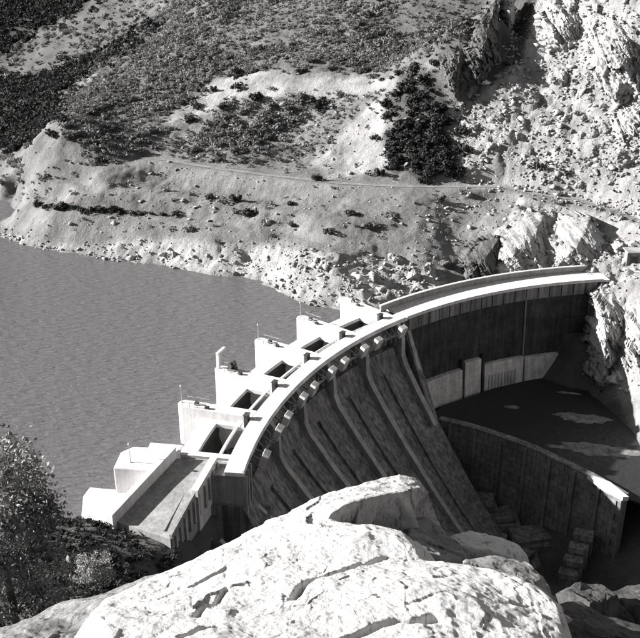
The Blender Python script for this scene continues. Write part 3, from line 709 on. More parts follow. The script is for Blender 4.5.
ce.prism([tuple((p_ + n0_ * 0.2)[:2]), tuple((p_ - n0_ * 0.3)[:2]), tuple((m_ - n0_ * 1.6)[:2]), tuple((q_ - n1_ * 1.0 + d_1 * 0.5)[:2]), tuple((q_ + n1_ * 0.3 + d_1 * 1.2)[:2]), tuple((m_ + n1_ * 1.5)[:2])], TOPZ - 1.0, TOPZ + 0.14)
wpart(ce, 'sunlit_coping_end', M['white_concrete'], label='end of the wall top, painted white as if sunlit')  # white slab stands in for sunlight on the wall's end
for s in np.arange(3, LEN, 7.5):
    wpart(strip(s, s + 0.8, 1, 0.16, 0.75, FLOOR_Z, TOPZ - 0.6), 'wall_pilaster', M['masonry'])
rows, bw_, bh = 13, 2.9, (TOPZ - 0.6 - FLOOR_Z) / 13
block = MB().box((0, 0, 0), (bw_ - 0.16, 0.5, bh - 0.15)); bme = None
for r_ in range(rows):
    s = 0.2 - (r_ % 2) * bw_ / 2
    while s + bw_ < LEN:
        if s > 0:
            p, d = tw_at(s + bw_ / 2); nv = Vector((d.y, -d.x, 0)); nv = -nv if nv.x > 0 else nv
            pos = p + nv * (0.0 + random.uniform(-0.06, 0.1)) + Vector((0, 0, FLOOR_Z + (r_ + 0.5) * bh))
            if bme is None:
                ob = block.build('block', M['masonry'], bevel=0.0); bme = ob.data; ob.location = pos; ob.rotation_euler = (0, 0, math.atan2(d.y, d.x)); ob.parent = tw; ob.matrix_parent_inverse = Matrix.Translation(-tw_off)
            else:
                ob = inst(bme, 'block', tw, pos, (0, 0, math.atan2(d.y, d.x))); ob.matrix_parent_inverse = Matrix.Translation(-tw_off)
        s += bw_
# stepped masonry block at the wall's foot, apron slabs
c = Vector(ray(578, 556, z=FLOOR_Z + 5)); st = empty('stepped_block', (c.x, c.y, FLOOR_Z), label='pale stepped masonry stair below the dark wall end', cat='steps')
for k in range(4):
    p = Vector(ray(584 - 5.2 * k, 535 + 13 * k, z=-42 - 2.6 * k))
    o = MB().box((0, 0, 0), (4.6, 2.9, 1.6), rz=R(-24), ry=R(-5)).build('step', M['weathered'], st); o.location = p - Vector(st.location)
    o = MB().box((0.5, 1.0, -3.2), (4.4, 3.6, 5.0), rz=R(-24)).build('riser', M['weathered'], st); o.location = p - Vector(st.location)
pl = [(452, 505, -48, 20), (478, 500, -47, -14), (468, 520, -50, 30), (500, 515, -49, 8), (490, 538, -52, -25), (530, 535, -51, 15), (520, 556, -53, 40)]
for k, (px, py, z, rz_) in enumerate(pl):
    p = ray(px, py, z=z)
    o = MB().box((0, 0, 0), (7 + (k % 3) * 1.5, 4.6 + (k % 2) * 1.6, 1.4), rz=R(rz_), rx=R(8 - 5 * (k % 4)), ry=R(-6 + 4 * (k % 3))).build('apron_slab', M['weathered'], bevel=0.08, loc=p)
    tag(o, 'tilted dark concrete slab at the foot of the chute, %s' % ('leftmost and high', 'highest of the slabs', 'left below the highest', 'middle of the group', 'low in the middle', 'rightmost upper one', 'rightmost low one')[k], 'slab', 'broken apron slabs')
    o2 = MB().box((0, 0, 0), (10, 8, 8)).build('footing', M['weathered'], o); o2.location = (0, 0, -4.7)


# ------------------------------------------------------------------ vegetation and stones: shapes
def leaf_ball(n, size, lobes, seed, flat=0.75, core=0.55, tri=False):
    """unit crown: many small leaf faces spread through a few overlapping lobes"""
    g = np.random.default_rng(seed)
    lc = g.normal(0, 0.36, (lobes, 3)); lc[:, 2] = np.abs(lc[:, 2]) * 0.8 + 0.35; lr = g.uniform(0.25, 0.66, lobes)
    k = g.integers(0, lobes, n); d = g.normal(0, 1, (n, 3)); d /= np.linalg.norm(d, axis=1)[:, None]
    rad = lr[k] * g.uniform(0.45, 1.08, n) ** 0.5
    P = lc[k] + d * rad[:, None]; P[:, 2] = np.maximum(P[:, 2] * flat, 0.02)
    nn = d + 0.55 * g.normal(0, 1, (n, 3)); nn /= np.linalg.norm(nn, axis=1)[:, None]
    u = np.cross(nn, g.normal(0, 1, (n, 3))); u /= np.linalg.norm(u, axis=1)[:, None] + 1e-9
    w = np.cross(nn, u)
    sz = (size * g.uniform(0.6, 1.4, n))[:, None]
    V = np.stack([P - u * sz, P + w * sz * 0.75, P + u * sz, P - w * sz * 0.75], 1).reshape(-1, 3)
    Fc = np.arange(4 * n).reshape(n, 4)
    if tri: V = V.reshape(n, 4, 3)[:, :3].reshape(-1, 3); Fc = np.arange(3 * n).reshape(n, 3)
    if core:
        t = (1 + 5 ** .5) / 2
        iv = np.array([(-1, t, 0), (1, t, 0), (-1, -t, 0), (1, -t, 0), (0, -1, t), (0, 1, t), (0, -1, -t), (0, 1, -t), (t, 0, -1), (t, 0, 1), (-t, 0, -1), (-t, 0, 1)], float); iv /= np.linalg.norm(iv[0])
        it = np.array([(0, 11, 5, 5), (0, 5, 1, 1), (0, 1, 7, 7), (0, 7, 10, 10), (0, 10, 11, 11), (1, 5, 9, 9), (5, 11, 4, 4), (11, 10, 2, 2), (10, 7, 6, 6), (7, 1, 8, 8), (3, 9, 4, 4), (3, 4, 2, 2), (3, 2, 6, 6), (3, 6, 8, 8), (3, 8, 9, 9), (4, 9, 5, 5), (2, 4, 11, 11), (6, 2, 10, 10), (8, 6, 7, 7), (9, 8, 1, 1)])
        for j in range(1 if tri else 0):
            cvv = iv * lr[j] * core * g.uniform(0.8, 1.2, (12, 1)) + lc[j]; cvv[:, 2] *= flat
            Fc = np.r_[Fc, it[:, :3] + len(V)]; V = np.r_[V, cvv]
        for j in range(0 if tri else min(lobes, 3)):
            cvv = iv * lr[j] * core * g.uniform(0.8, 1.2, (12, 1)) + lc[j]; cvv[:, 2] *= flat
            # triangles stored as thin quads: split each into a quad with its edge midpoint
            b = len(V); mids = (cvv[it[:, 0]] + cvv[it[:, 1]]) / 2
            V = np.r_[V, cvv, mids]
            Fc = np.r_[Fc, np.stack([b + it[:, 0], b + 12 + np.arange(20), b + it[:, 1], b + it[:, 2]], 1)]
    return V, Fc
def stone(seed):
    """angular broken stone: the hull of a few scattered points"""
    g = np.random.default_rng(seed); bm = bmesh.new()
    for _ in range(8):
        d = g.normal(0, 1, 3); d /= np.linalg.norm(d); bm.verts.new(d * g.uniform(0.7, 1.15) * np.array([1.15, 0.9, 0.8]))
    r_ = bmesh.ops.convex_hull(bm, input=bm.verts)
    bmesh.ops.delete(bm, geom=[v for v in bm.verts if not v.link_faces], context='VERTS'); bmesh.ops.triangulate(bm, faces=bm.faces)
    bm.verts.index_update(); V = np.array([v.co[:] for v in bm.verts]); Fc = np.array([[v.index for v in f.verts] for f in bm.faces]); bm.free()
    return V, Fc
def merge(shapes, pos, scale, rz, pick):
    """one array mesh out of many placed copies"""
    Vs, Fs, b = [], [], 0
    for i in range(len(pos)):
        V, Fc = shapes[pick[i]]; c, s_ = math.cos(rz[i]), math.sin(rz[i]); W = V * scale[i]
        W = np.stack([W[:, 0] * c - W[:, 1] * s_, W[:, 0] * s_ + W[:, 1] * c, W[:, 2]], 1) + pos[i]
        Vs.append(W); Fs.append(Fc + b); b += len(V)
    return np.concatenate(Vs), np.concatenate(Fs)
def shape_mesh(name, VF, m):
    o = np_mesh(name, VF[0], VF[1], m); me = o.data; bpy.data.objects.remove(o); return me
def visible(P):
    """which points of the hillside the line of sight reaches"""
    ok = np.ones(len(P), bool)
    for t in np.linspace(0.45, 0.985, 90):
        x, y, z = P[:, 0] * t, P[:, 1] * t, CAM_H + (P[:, 2] + 1.5 - CAM_H) * t
        ok &= ground_at(x, y) < z + 0.3
    return ok

# ------------------------------------------------------------------ scrub on the far hillside
N0 = 110000
cx_ = rng.uniform(-330, 190, N0); cy_ = rng.uniform(240, 780, N0); cz_ = ground_at(cx_, cy_)
keep = cz_ > WATER_Z + 1.0
cx_, cy_, cz_ = cx_[keep], cy_[keep], cz_[keep]
qx, qy = project(cx_, cy_, cz_)
qx = qx + rng.normal(0, 7, len(qx)) + 10 * fbm(cx_ / 8, cy_ / 8, octv=2, seed=150); qy = qy + rng.normal(0, 4, len(qy)) + 8 * fbm(cx_ / 8, cy_ / 8, octv=2, seed=160)
area = (330 + 190) * 540.0; unit = N0 / area                       # candidates per square metre
clump = fbm(cx_ / 14, cy_ / 14, octv=3, seed=123)
dens = np.full(len(cx_), 0.010); size = np.full(len(cx_), 1.2); darkv = np.zeros(len(cx_), bool)
def setr(name, d, s, dark=False):
    k = in_poly(qx, qy, POLY[name]); dens[k] = d; size[k] = s
    darkv[k] = dark
setr('left_scrub', 0.10, 1.4); setr('upper_scrub', 0.38, 1.4); setr('mid_scrub', 0.24, 1.4)
setr('talus', 0.006, 1.0); setr('cliff_below_road', 0.004, 1.0); setr('shore', 0.0, 1); setr('grey_slope', 0.012, 0.8); setr('cone', 0.008, 1.0)
setr('bare_patch', 0.0, 1); setr('gully', 0.0, 1); setr('dark_wood', 0.22, 2.3, True); setr('ravine', 0.2, 2.6, True); setr('top_wood', 0.2, 3.0, True)
rg = (qx < 160) & (qy < 75) & (dens < 0.02); dens[rg] = 0.05; size[rg] = 1.6
dens *= np.clip(1.25 + 1.6 * clump, 0.2, 2.3)
size *= np.clip(1 + 0.7 * fbm(cx_ / 30, cy_ / 30, octv=2, seed=140), 0.55, 1.7)
for st_ in ([(240, 50), (280, 32), (300, 22), (292, 34), (262, 48), (244, 55)], [(180, 8), (215, 0), (220, 8), (190, 16)], [(280, 62), (300, 58), (330, 62), (332, 67), (290, 66)], [(95, 106), (130, 92), (152, 80), (148, 88), (110, 108)], [(100, 140), (140, 118), (160, 108), (150, 122), (115, 142)]):
    dens[in_poly(qx, qy, st_)] = 0.0
dist_road = np.full(len(cx_), 1e9)
for q in road_line[::2]: dist_road = np.minimum(dist_road, np.hypot(cx_ - q[0], cy_ - q[1]))
dens[dist_road < 4.5] = 0
far_out = (qx < -40) | (qx > 680) | (qy < -40); dens[far_out] *= 0.12
take = rng.random(len(cx_)) < dens / unit
sx, sy, sz_, ss, sd_, qx, qy = cx_[take], cy_[take], cz_[take], np.clip(size[take] * rng.lognormal(-0.05, 0.42, take.sum()), 0.6, 3.3), darkv[take], qx[take], qy[take]
P = np.stack([sx, sy, sz_ - 0.25 * ss], 1)
print('scrub', len(P))
vis = visible(P) & (qx > 2) & (qx < 638) & (qy > 3) & (qy < 320)
pxs = np.where(vis, ss * F / np.hypot(sy, sz_ - CAM_H), 0)
order = np.argsort(-pxs)
indiv = np.zeros(len(P), bool); indiv[order[:250]] = True; indiv &= pxs > 0
lo = [leaf_ball(44, 0.28, 4, 200 + i, core=0.75, tri=True) for i in range(6)]
for dk, nm, mt, lb in ((False, 'scrub', 'scrub', 'grey green scrub covering the far hillside as one mass'), (True, 'far_wood', 'dark_leaf', 'dark woodland filling the ravine and hollows of the far hillside')):
    k = np.nonzero(~indiv & (sd_ == dk))[0]
    sc = np.stack([ss[k] * rng.uniform(0.85, 1.2, len(k)), ss[k] * rng.uniform(0.85, 1.2, len(k)), ss[k] * rng.uniform(0.8, 1.2, len(k))], 1)
    V, Fc = merge(lo, P[k], sc[:, None, :].reshape(-1, 1, 3), rng.uniform(0, 6.28, len(k)), rng.integers(0, 6, len(k)))
    tag(np_mesh(nm, V, Fc, M[mt]), kind='stuff', label=lb, cat='scrub' if not dk else 'woodland')
hi = [leaf_ball(240, 0.13, 6, 300 + i, core=0.6) for i in range(6)]
shrub_me = [shape_mesh('shrub', h, M['shrub']) for h in hi]; wood_me = [shape_mesh('shrub', h, M['dark_leaf']) for h in hi]
def shrub(loc, s, label, group, dark=False, name='shrub', h=1.0, cat='shrub'):
    o = inst((wood_me if dark else shrub_me)[random.randrange(6)], name, None, loc, (0, 0, random.uniform(0, 6.28)), (s * random.uniform(.9, 1.15), s * random.uniform(.9, 1.15), s * h * random.uniform(.9, 1.1)))
    return tag(o, label, cat, group)
def place_in(px, py, x0, x1, y0, y1):
    u = (px - x0) / (x1 - x0); v = (py - y0) / (y1 - y0)
    h_ = 'far left' if u < .2 else 'left' if u < .4 else 'middle' if u < .6 else 'right' if u < .8 else 'far right'
    return ('top ' if v < .2 else 'upper ' if v < .4 else 'central ' if v < .6 else 'lower ' if v < .8 else 'bottom ') + h_
def where(px, py, s=1.0):
    lb, gr, bb = where_(px, py); big = 'large ' if s > 2.3 else 'small ' if s < 1.6 else ''
    return big + lb + ', ' + place_in(px, py, *bb) + ' part', gr
def where_(px, py):
    if in_poly(np.array([px]), np.array([py]), POLY['dark_wood'])[0]: return 'dark tree in the hollow by the crag', 'trees in the dark hollow', (384, 467, 70, 176)
    if py < 75 and px > 160: return 'shrub in the highest dense scrub', 'shrubs of the upper scrub', (160, 480, 0, 75)
    if px < 165 and py < 152: return 'shrub on the left slope by the ravine', 'shrubs of the left slope', (0, 165, 0, 152)
    if px > 430 and py < 200: return 'shrub among the pale talus stones', 'shrubs in the talus', (430, 640, 0, 200)
    if 160 <= px < 430 and py < 175: return 'shrub between bare patch and road', 'shrubs of the middle scrub', (160, 430, 75, 175)
    return 'low shrub between hill road and water', 'shrubs of the lower slope', (0, 480, 152, 300)
for i in np.nonzero(indiv)[0]:
    lb, gr = where(qx[i], qy[i], ss[i]); shrub(tuple(P[i]), ss[i], lb, gr, sd_[i])
# bushes one can tell apart in the photograph
def at_hill(px, py): 
    p = hit(px, py, 225, 700); return p
row = [(36, 203, 1.9), (46, 205, 2.4), (56, 206, 2.2), (64, 205, 2.2), (73, 206, 2.0), (83, 208, 2.2), (93, 208, 2.0), (103, 208, 2.3), (113, 209, 1.9), (122, 210, 1.7), (133, 211, 1.8), (143, 212, 1.5), (152, 211, 1.6), (163, 212, 1.4), (178, 212, 1.6)]
for px, py, s in row:
    p = at_hill(px, py + 3)
    if p: shrub((p[0], p[1], p[2] - 0.4), s * random.uniform(1.0, 1.55), 'dark bush in the row along the promontory bench', 'bushes in a row on the bench', True)
for px, py, s, lb in ((320, 105, 4.2, 'large dark round tree at the right of the bare patch'), (240, 86, 2.6, 'dark bush standing alone inside the bare patch'), (214, 88, 2.2, 'dark bush at the upper left edge of the bare patch'), (192, 118, 2.6, 'dark bush at the lower left edge of the bare patch'),
                      (224, 106, 3.0, 'dark bush at the lower rim of the bare patch, second from left'), (258, 96, 3.2, 'dark bush at the lower rim of the bare patch, centre'), (300, 70, 2.4, 'dark bush on the upper rim of the bare patch'), (236, 72, 2.8, 'dark bush at the upper left rim of the bare patch, higher one'),
                      (248, 213, 2.9, 'wide dark bush on the lower slope above the shore'), (236, 198, 2.6, 'dark bush upslope of the wide bush above the shore'), (212, 195, 1.8, 'small dark bush left of the paired bushes on the slope'), (290, 202, 1.7, 'low bush right of the wide bush on the slope'), (293, 223, 1.5, 'small round bush alone on the right lower slope'),
                      (328, 232, 2.4, 'dark bush at the foot of the slope near the shore rocks'), (350, 212, 2.0, 'dark bush below the pale mound'), (440, 198, 2.0, 'dark bush on the grey slope under the road'), (540, 165, 2.2, 'dark round bush in the talus above the road'), (568, 172, 1.6, 'small dark bush in the talus right of the round bush'),
                      (318, 178, 2.0, 'dark bush at the road bend below the scrub'), (505, 62, 1.3, 'small dark bush on the pale slope under the gully')):
    p = at_hill(px, py + 3)
    if p: shrub((p[0], p[1], p[2] - 0.4), s * 1.25, lb, 'single bushes on the hillside', True)

# ------------------------------------------------------------------ boulders and stones
ST = [stone(500 + i) for i in range(8)]
rock_me = [shape_mesh('boulder', s_, M['rock']) for s_ in ST]
N1 = 110000
bx = rng.uniform(-140, 190, N1); by = rng.uniform(200, 420, N1); bz = ground_at(bx, by); rx_, ry_ = project(bx, by, bz)
rx_ = rx_ + rng.normal(0, 6, N1); ry_ = ry_ + rng.normal(0, 4, N1)
unit = N1 / (330 * 220.0); den = np.full(N1, 0.004); sz0 = np.full(N1, 0.45)
for nm, d, s in (('talus', 0.95, 0.50), ('cliff_below_road', 0.3, 0.5), ('shore', 0.6, 0.42), ('grey_slope', 0.3, 0.34), ('cone', 0.12, 0.35), ('mid_scrub', 0.04, 0.5), ('dark_wood', 0.04, 0.6)):
    k = in_poly(rx_, ry_, POLY[nm]); den[k] = d; sz0[k] = s
k = in_poly(rx_, ry_, [(30, 235), (60, 195), (170, 165), (330, 185), (395, 190), (400, 262), (300, 260), (150, 245)]); den[k] = np.maximum(den[k], 0.09); sz0[k] = 0.33
den *= np.clip(1 + 1.2 * fbm(bx / 9, by / 9, octv=3, seed=321), 0.1, 3)
rrb = np.hypot(bx - CX, by - CY)
bad = (bz < WATER_Z - 0.2) & (rrb > 118) | (rrb < 128) & (rrb > 108) & (bx < 84) | (rrb < 117) & (bx < 72)
for q in road_line[::2]: bad |= np.hypot(bx - q[0], by - q[1]) < 2.4
den[bad] = 0
take = rng.random(N1) < den / unit
B = np.stack([bx, by, bz], 1)[take]; bs = np.clip(sz0[take] * rng.lognormal(0, 0.55, take.sum()), 0.2, 2.4); rx_, ry_ = rx_[take], ry_[take]
B[:, 2] += bs * 0.15
print('stones', len(B))
vis = visible(B) & (rx_ > 2) & (rx_ < 638) & (ry_ > 3) & (ry_ < 420)
pxs = np.where(vis, bs * F / np.hypot(B[:, 1], B[:, 2] - CAM_H), 0); order = np.argsort(-pxs); indiv = np.zeros(len(B), bool); indiv[order[:220]] = True; indiv &= pxs > 0
k = np.nonzero(~indiv)[0]
sc = bs[k][:, None] * rng.uniform(0.65, 1.35, (len(k), 3)); sc[:, 2] *= 0.8
V, Fc = merge(ST, B[k], sc.reshape(-1, 1, 3), rng.uniform(0, 6.28, len(k)), rng.integers(0, 8, len(k)))
tag(np_mesh('loose_stones', V, Fc, M['rock']), kind='stuff', label='loose pale stones strewn over the slopes and shore', cat='stones')
for i in np.nonzero(indiv)[0]:
    s = bs[i]; o = inst(rock_me[i % 8], 'boulder', None, tuple(B[i]), (random.uniform(-.4, .4), random.uniform(-.4, .4), random.uniform(0, 6.28)), (s * random.uniform(.7, 1.3), s * random.uniform(.7, 1.3), s * random.uniform(.6, 1.1)))
    if rx_[i] > 430 and ry_[i] < 215: lb, gr = 'pale boulder in talus above the road', 'talus boulders'
    elif rx_[i] > 460: lb, gr = 'pale boulder beside the dam far end', 'abutment boulders'
    elif ry_[i] > 240: lb, gr = 'pale boulder on the stony shore', 'shore boulders'
    else: lb, gr = 'boulder between far shore and scrub', 'slope boulders'
    lb = ('big ' if s > 1.6 and not lb.startswith('boulder') else '') + lb + ', ' + place_in(rx_[i], ry_[i], *{'talus boulders': (430, 640, 0, 215), 'abutment boulders': (460, 640, 180, 420), 'shore boulders': (180, 460, 240, 310), 'slope boulders': (0, 460, 80, 240)}[gr]) + ' part'
    tag(o, lb, 'boulder', gr)

# large crags: jagged faces standing out of the slope
def crag_shape(seed, mt):
    """a broken rock face: a lump whose surface is split into offset, tilted facets"""
    g = np.random.default_rng(seed); bm = bmesh.new(); bmesh.ops.create_icosphere(bm, subdivisions=5, radius=1)
    V = np.array([v.co[:] for v in bm.verts]); Fc = np.array([[v.index for v in f.verts] for f in bm.faces]); bm.free()
    nl_ = V / np.linalg.norm(V, axis=1)[:, None]
    for _ in range(9):
        nrm = g.normal(0, 1, 3); nrm /= np.linalg.norm(nrm); e = np.clip(V @ nrm - g.uniform(0.35, 0.7), 0, None); V = V - e[:, None] * nrm
    q = V @ np.array([[1, .25, .5], [-.2, 1, .2], [-.35, -.2, 0.62]])
    d = 0.10 * facets(q[:, 0] * 2.6, q[:, 1] * 2.6, q[:, 2] * 2.6, seed, 0.6) + 0.05 * facets(q[:, 0] * 6, q[:, 1] * 6, q[:, 2] * 6, seed + 40, 0.6) + 0.02 * facets(q[:, 0] * 13, q[:, 1] * 13, q[:, 2] * 13, seed + 80, 0.6)
    return shape_mesh('crag', (V + nl_ * d[:, None], Fc), mt)
dcr = [crag_shape(700 + i, M['dark_rock']) for i in range(4)]; pcr = [crag_shape(720 + i, M['pale_rock']) for i in range(5)]
CRAGS = [ # px, py of its foot, half width, half depth, half height, dark
 (556, 82, 4, 4, 4, 0), (600, 135, 5, 4, 4, 0), (532, 100, 4, 4, 3, 0), (500, 122, 4, 4, 3, 0), (472, 130, 4, 4, 3.0, 0), (628, 165, 5, 4, 4, 0), (488, 150, 3, 3, 2.4, 0), (520, 140, 3, 3, 2.2, 0), (570, 120, 3, 3, 2.6, 0), (545, 125, 2.6, 2.6, 2, 0), (590, 165, 3, 3, 2.4, 0),
 (410, 280, 3, 3, 3, 0), (430, 276, 3, 2.5, 3.5, 0), (450, 270, 3, 2.5, 3.5, 1), (395, 262, 2.6, 2.5, 2.4, 0), (372, 230, 3, 2.5, 2.2, 1), (388, 218, 3, 2.5, 2.4, 1), (375, 282, 2.5, 2.5, 2.5, 0), (350, 288, 2.5, 2.2, 2.2, 0), (240, 258, 2.2, 2, 2, 0), (265, 226, 1.8, 1.6, 2.2, 0), (615, 252, 4, 3, 3, 0), (598, 372, 3.5, 3, 4, 0), (622, 382, 4, 4, 3, 0)]
def rock_face(rim_px, Yc, bulge, m, label, group, seed, rel=2.2, back=14, nr=46, na=130, strike=(0.6, 1.0)):
    """a cliff face: an irregular wall of fractured rock standing out of the hillside, closed behind"""
    P0 = np.array([ray(a, b, Y=y_) for a, b, y_ in rim_px]); c = P0.mean(0); c[1] = Yc
    cp = np.mean([r_[:2] for r_ in rim_px], axis=0); c = np.array(ray(cp[0], cp[1], Y=Yc))
    cl = np.r_[P0, P0[:1]]; sg = np.r_[0, np.cumsum(np.linalg.norm(np.diff(cl, axis=0), axis=1))]; t = np.linspace(0, sg[-1], na, endpoint=False)
    Rm = np.stack([np.interp(t, sg, cl[:, i]) for i in range(3)], 1)
    S = np.linspace(0, 1, nr)[:, None, None]; G = c + (Rm[None] - c) * S
    G[..., 1] -= bulge * (1 - S[..., 0] ** 2)
    u = G[..., 0] * strike[1] + G[..., 2] * strike[0]; v = G[..., 2] * strike[1] - G[..., 0] * strike[0]
    rl = rel * (facets(u / 3.2, v / 9.0, G[..., 0] * 0, seed, 1.0) + 0.45 * facets(u / 1.3, v / 3.4, G[..., 0] * 0, seed + 20, 1.0) + 0.2 * facets(u / .6, v / 1.2, G[..., 0] * 0, seed + 40, 1.0))
    G[..., 1] += rl * (1 - 0.3 * S[..., 0]); G[..., 0] += 0.35 * rl
    G[-1, :, 0] += 0.5 * rng.normal(0, 1, na); G[-1, :, 2] += 0.5 * rng.normal(0, 1, na)
    Bk = G[-1] + np.array([0, back, -2.0]); Bc = np.repeat((c + np.array([0, back, -2]))[None], na, 0)
    V = np.concatenate([G, Bk[None], Bc[None]]); a_, b_ = V.shape[:2]; idx = np.arange(a_ * b_).reshape(a_, b_); nxt = np.roll(idx, -1, 1)
    Fc = np.stack([idx[:-1], idx[1:], nxt[1:], nxt[:-1]], -1).reshape(-1, 4)
    return tag(np_mesh('cliff', V.reshape(-1, 3), Fc, m), label, 'cliff', group)
D_, P_ = M['dark_rock'], M['pale_rock']
rock_face([(434, 56, 354), (447, 46, 355), (462, 50, 352), (466, 70, 349), (463, 92, 345), (459, 107, 342), (452, 104, 343), (445, 88, 347), (438, 72, 351)], 345, 2.5, D_, 'dark jagged crag face left of the gully, lower left block', 'crags by the gully', 801, 1.8)
rock_face([(456, 48, 355), (470, 34, 358), (485, 10, 364), (496, -4, 368), (500, 22, 362), (505, 44, 357), (507, 62, 352), (494, 76, 349), (480, 92, 345), (466, 104, 342), (462, 84, 347), (460, 64, 351)], 348, 3.0, D_, 'tall dark crag face beside the gully', 'crags by the gully', 811, 2.0)
rock_face([(502, -6, 372), (515, -6, 374), (514, 24, 368), (508, 30, 366), (504, 14, 369)], 366, 2, P_, 'pale pointed rock standing inside the dark gully', 'crags by the gully', 821, 1.2, back=6)
rock_face([(548, -8, 366), (575, -8, 362), (590, 20, 354), (582, 50, 347), (562, 58, 346), (546, 46, 350), (540, 22, 358)], 351, 3, P_, 'pale cliff face at the top right of the gully', 'pale cliffs', 831, 1.5)
rock_face([(592, -8, 356), (650, -8, 346), (655, 50, 332), (640, 96, 320), (615, 108, 318), (598, 80, 328), (588, 44, 340)], 330, 4, P_, 'highest pale cliff face at the upper right edge', 'pale cliffs', 841, 1.8)
rock_face([(548, 66, 346), (572, 60, 345), (580, 76, 341), (562, 92, 338), (546, 84, 342)], 340, 2, P_, 'pale block with dark side in the upper talus', 'pale cliffs', 851, 1.2, back=8)
rock_face([(612, 112, 318), (650, 100, 314), (655, 150, 303), (630, 150, 306), (612, 136, 312)], 309, 2, P_, 'pale cliff foot at the right edge above the road', 'pale cliffs', 861, 1.4)
rock_face([(466, 280, 262), (462, 262, 268), (474, 246, 276), (486, 238, 280), (500, 236, 280), (503, 256, 272), (496, 278, 262)], 268, 2, D_, 'dark cleft rock face just behind the arch parapet', 'cliffs below the road', 871, 1.8, back=10)
rock_face([(496, 280, 262), (502, 250, 272), (510, 226, 284), (526, 210, 291), (545, 214, 289), (552, 240, 279), (550, 274, 264)], 272, 2.5, P_, 'slanting ribbed cliff between the dark cleft and hill road', 'cliffs below the road', 881, 1.9, back=12, strike=(0.9, 0.8))
rock_face([(544, 276, 263), (550, 242, 277), (560, 216, 288), (590, 216, 284), (604, 240, 274), (600, 272, 261)], 269, 2.5, P_, 'bright rock cliff above the far end of the crest', 'cliffs below the road', 891, 1.3, back=12, strike=(0.9, 0.8))
rock_face([(594, 294, 250), (602, 284, 253), (618, 286, 252), (628, 310, 246), (624, 345, 240), (612, 384, 236), (600, 388, 237), (590, 372, 241), (586, 344, 245), (594, 316, 248)], 240, 2.0, P_, 'white rock face beside the far abutment of the arch', 'abutment cliffs', 901, 1.3, back=10)
rock_face([(618, 288, 251), (660, 280, 246), (664, 330, 234), (655, 382, 226), (630, 388, 230), (614, 372, 236), (624, 340, 240)], 235, 2.5, P_, 'white rock face at the right edge beyond the abutment', 'abutment cliffs', 911, 1.5, back=10)
for k, (px, py, w_, d_, h_, dk) in enumerate(CRAGS):
    p = hit(px, py, 200, 700)
    if not p: continue
    o = inst((dcr if dk else pcr)[k % (4 if dk else 5)], 'crag', None, (p[0], p[1] + d_ * 0.5, p[2] + h_ * 0.15), (random.uniform(-.15, .15), random.uniform(0.05, .4), random.uniform(-.5, .5)), (w_ * 1.15, d_ * 1.1, h_))
    if px < 520 and py < 100: lb, gr, bb = 'dark jagged crag beside the gully', 'crags by the gully', (440, 500, 10, 100)
    elif py < 180: lb, gr, bb = 'pale outcrop on the right cliff', 'cliff crags', (465, 640, 0, 180)
    elif py > 290 and px > 590: lb, gr, bb = 'white rock face beside the far abutment', 'abutment crags', (595, 640, 290, 380)
    elif px > 470: lb, gr, bb = 'rock rib between hill road and arch', 'rock ribs below the road', (470, 620, 235, 270)
    else: lb, gr, bb = 'rock knob on the shore slope', 'shore crags', (240, 455, 215, 290)
    tag(o, ('dark ' if dk and not lb.startswith('dark') else '') + lb + ', ' + place_in(px, py, *bb) + ' one', 'crag', gr)

# gravel bars in the pool
for k, (px, py, a, b, lb) in enumerate(((583, 418, 8.5, 3.0, 'pale gravel bar in the pool, left one near the cliff'), (602, 450, 12, 3.4, 'largest pale gravel bar in the pool'), (560, 447, 4.5, 0.9, 'thin gravel streak left of the largest bar'), (569, 393, 4.0, 0.8, 'small gravel bar nearest the arch wall'), (512, 407, 2.4, 1.2, 'round grey shoal in the middle of the pool'))):
    p = ray(px, py, z=POOL_Z); mb = MB(); n = 64
    rim = [(0.95 + 0.1 * math.sin(3 * t + k) + 0.07 * math.sin(7 * t + 2 * k) + 0.07 * math.sin(13 * t + k) + random.uniform(-.05, .05), t) for t in [2 * math.pi * i / n for i in range(n)]]
    for j, (f, z) in enumerate(((1.1, -0.12), (0.85, 0.03), (0.5, 0.10))): mb.v += [(math.cos(t) * a * q * f, math.sin(t) * b * q * f, z + random.uniform(-.03, .05)) for q, t in rim]
    mb.v.append((0, 0, 0.13))
    for j in range(2): mb.f += [(j * n + i, j * n + (i + 1) % n, (j + 1) * n + (i + 1) % n, (j + 1) * n + i) for i in range(n)]
    mb.f += [(2 * n + i, 2 * n + (i + 1) % n, 3 * n) for i in range(n)]
    o = mb.build('gravel_bar', M['gravel'], loc=p); o.rotation_euler[2] = R(-12); tag(o, lb, 'gravel bar', 'gravel bars in the pool')

# ------------------------------------------------------------------ near bank: undergrowth, stones, bushes, tree
N2 = 16000
ux = rng.uniform(-110, 12, N2); uy = rng.uniform(45, 150, N2); uz = ground_at(ux, uy)
wx, wy = project(ux, uy, uz)
ramp_zone = in_poly(ux, uy, [(-50, 160), (-39.5, 138.5), (-28, 133), (-20, 135), (-14, 160)])
take = (uz > WATER_Z + 0.3) & (wx > -30) & (wx < 300) & (wy > 500) & (wy < 700) & (rng.random(N2) < 0.62) & ~ramp_zone
U = np.stack([ux, uy, uz - 0.2], 1)[take]; us = 0.68 * rng.lognormal(0, 0.4, take.sum())
V, Fc = merge(lo, U, np.stack([us, us, us * 0.8], 1).reshape(-1, 1, 3), rng.uniform(0, 6.28, len(U)), rng.integers(0, 6, len(U)))
tag(np_mesh('undergrowth', V, Fc, M['dark_leaf']), kind='stuff', label='dark low undergrowth on the near bank', cat='undergrowth')
vis = visible(U); wx, wy = project(U[:, 0], U[:, 1], U[:, 2])
cand = [i for i in range(len(U)) if vis[i] and -5 < wx[i] < 260 and 525 < wy[i] < 640]
random.shuffle(cand)
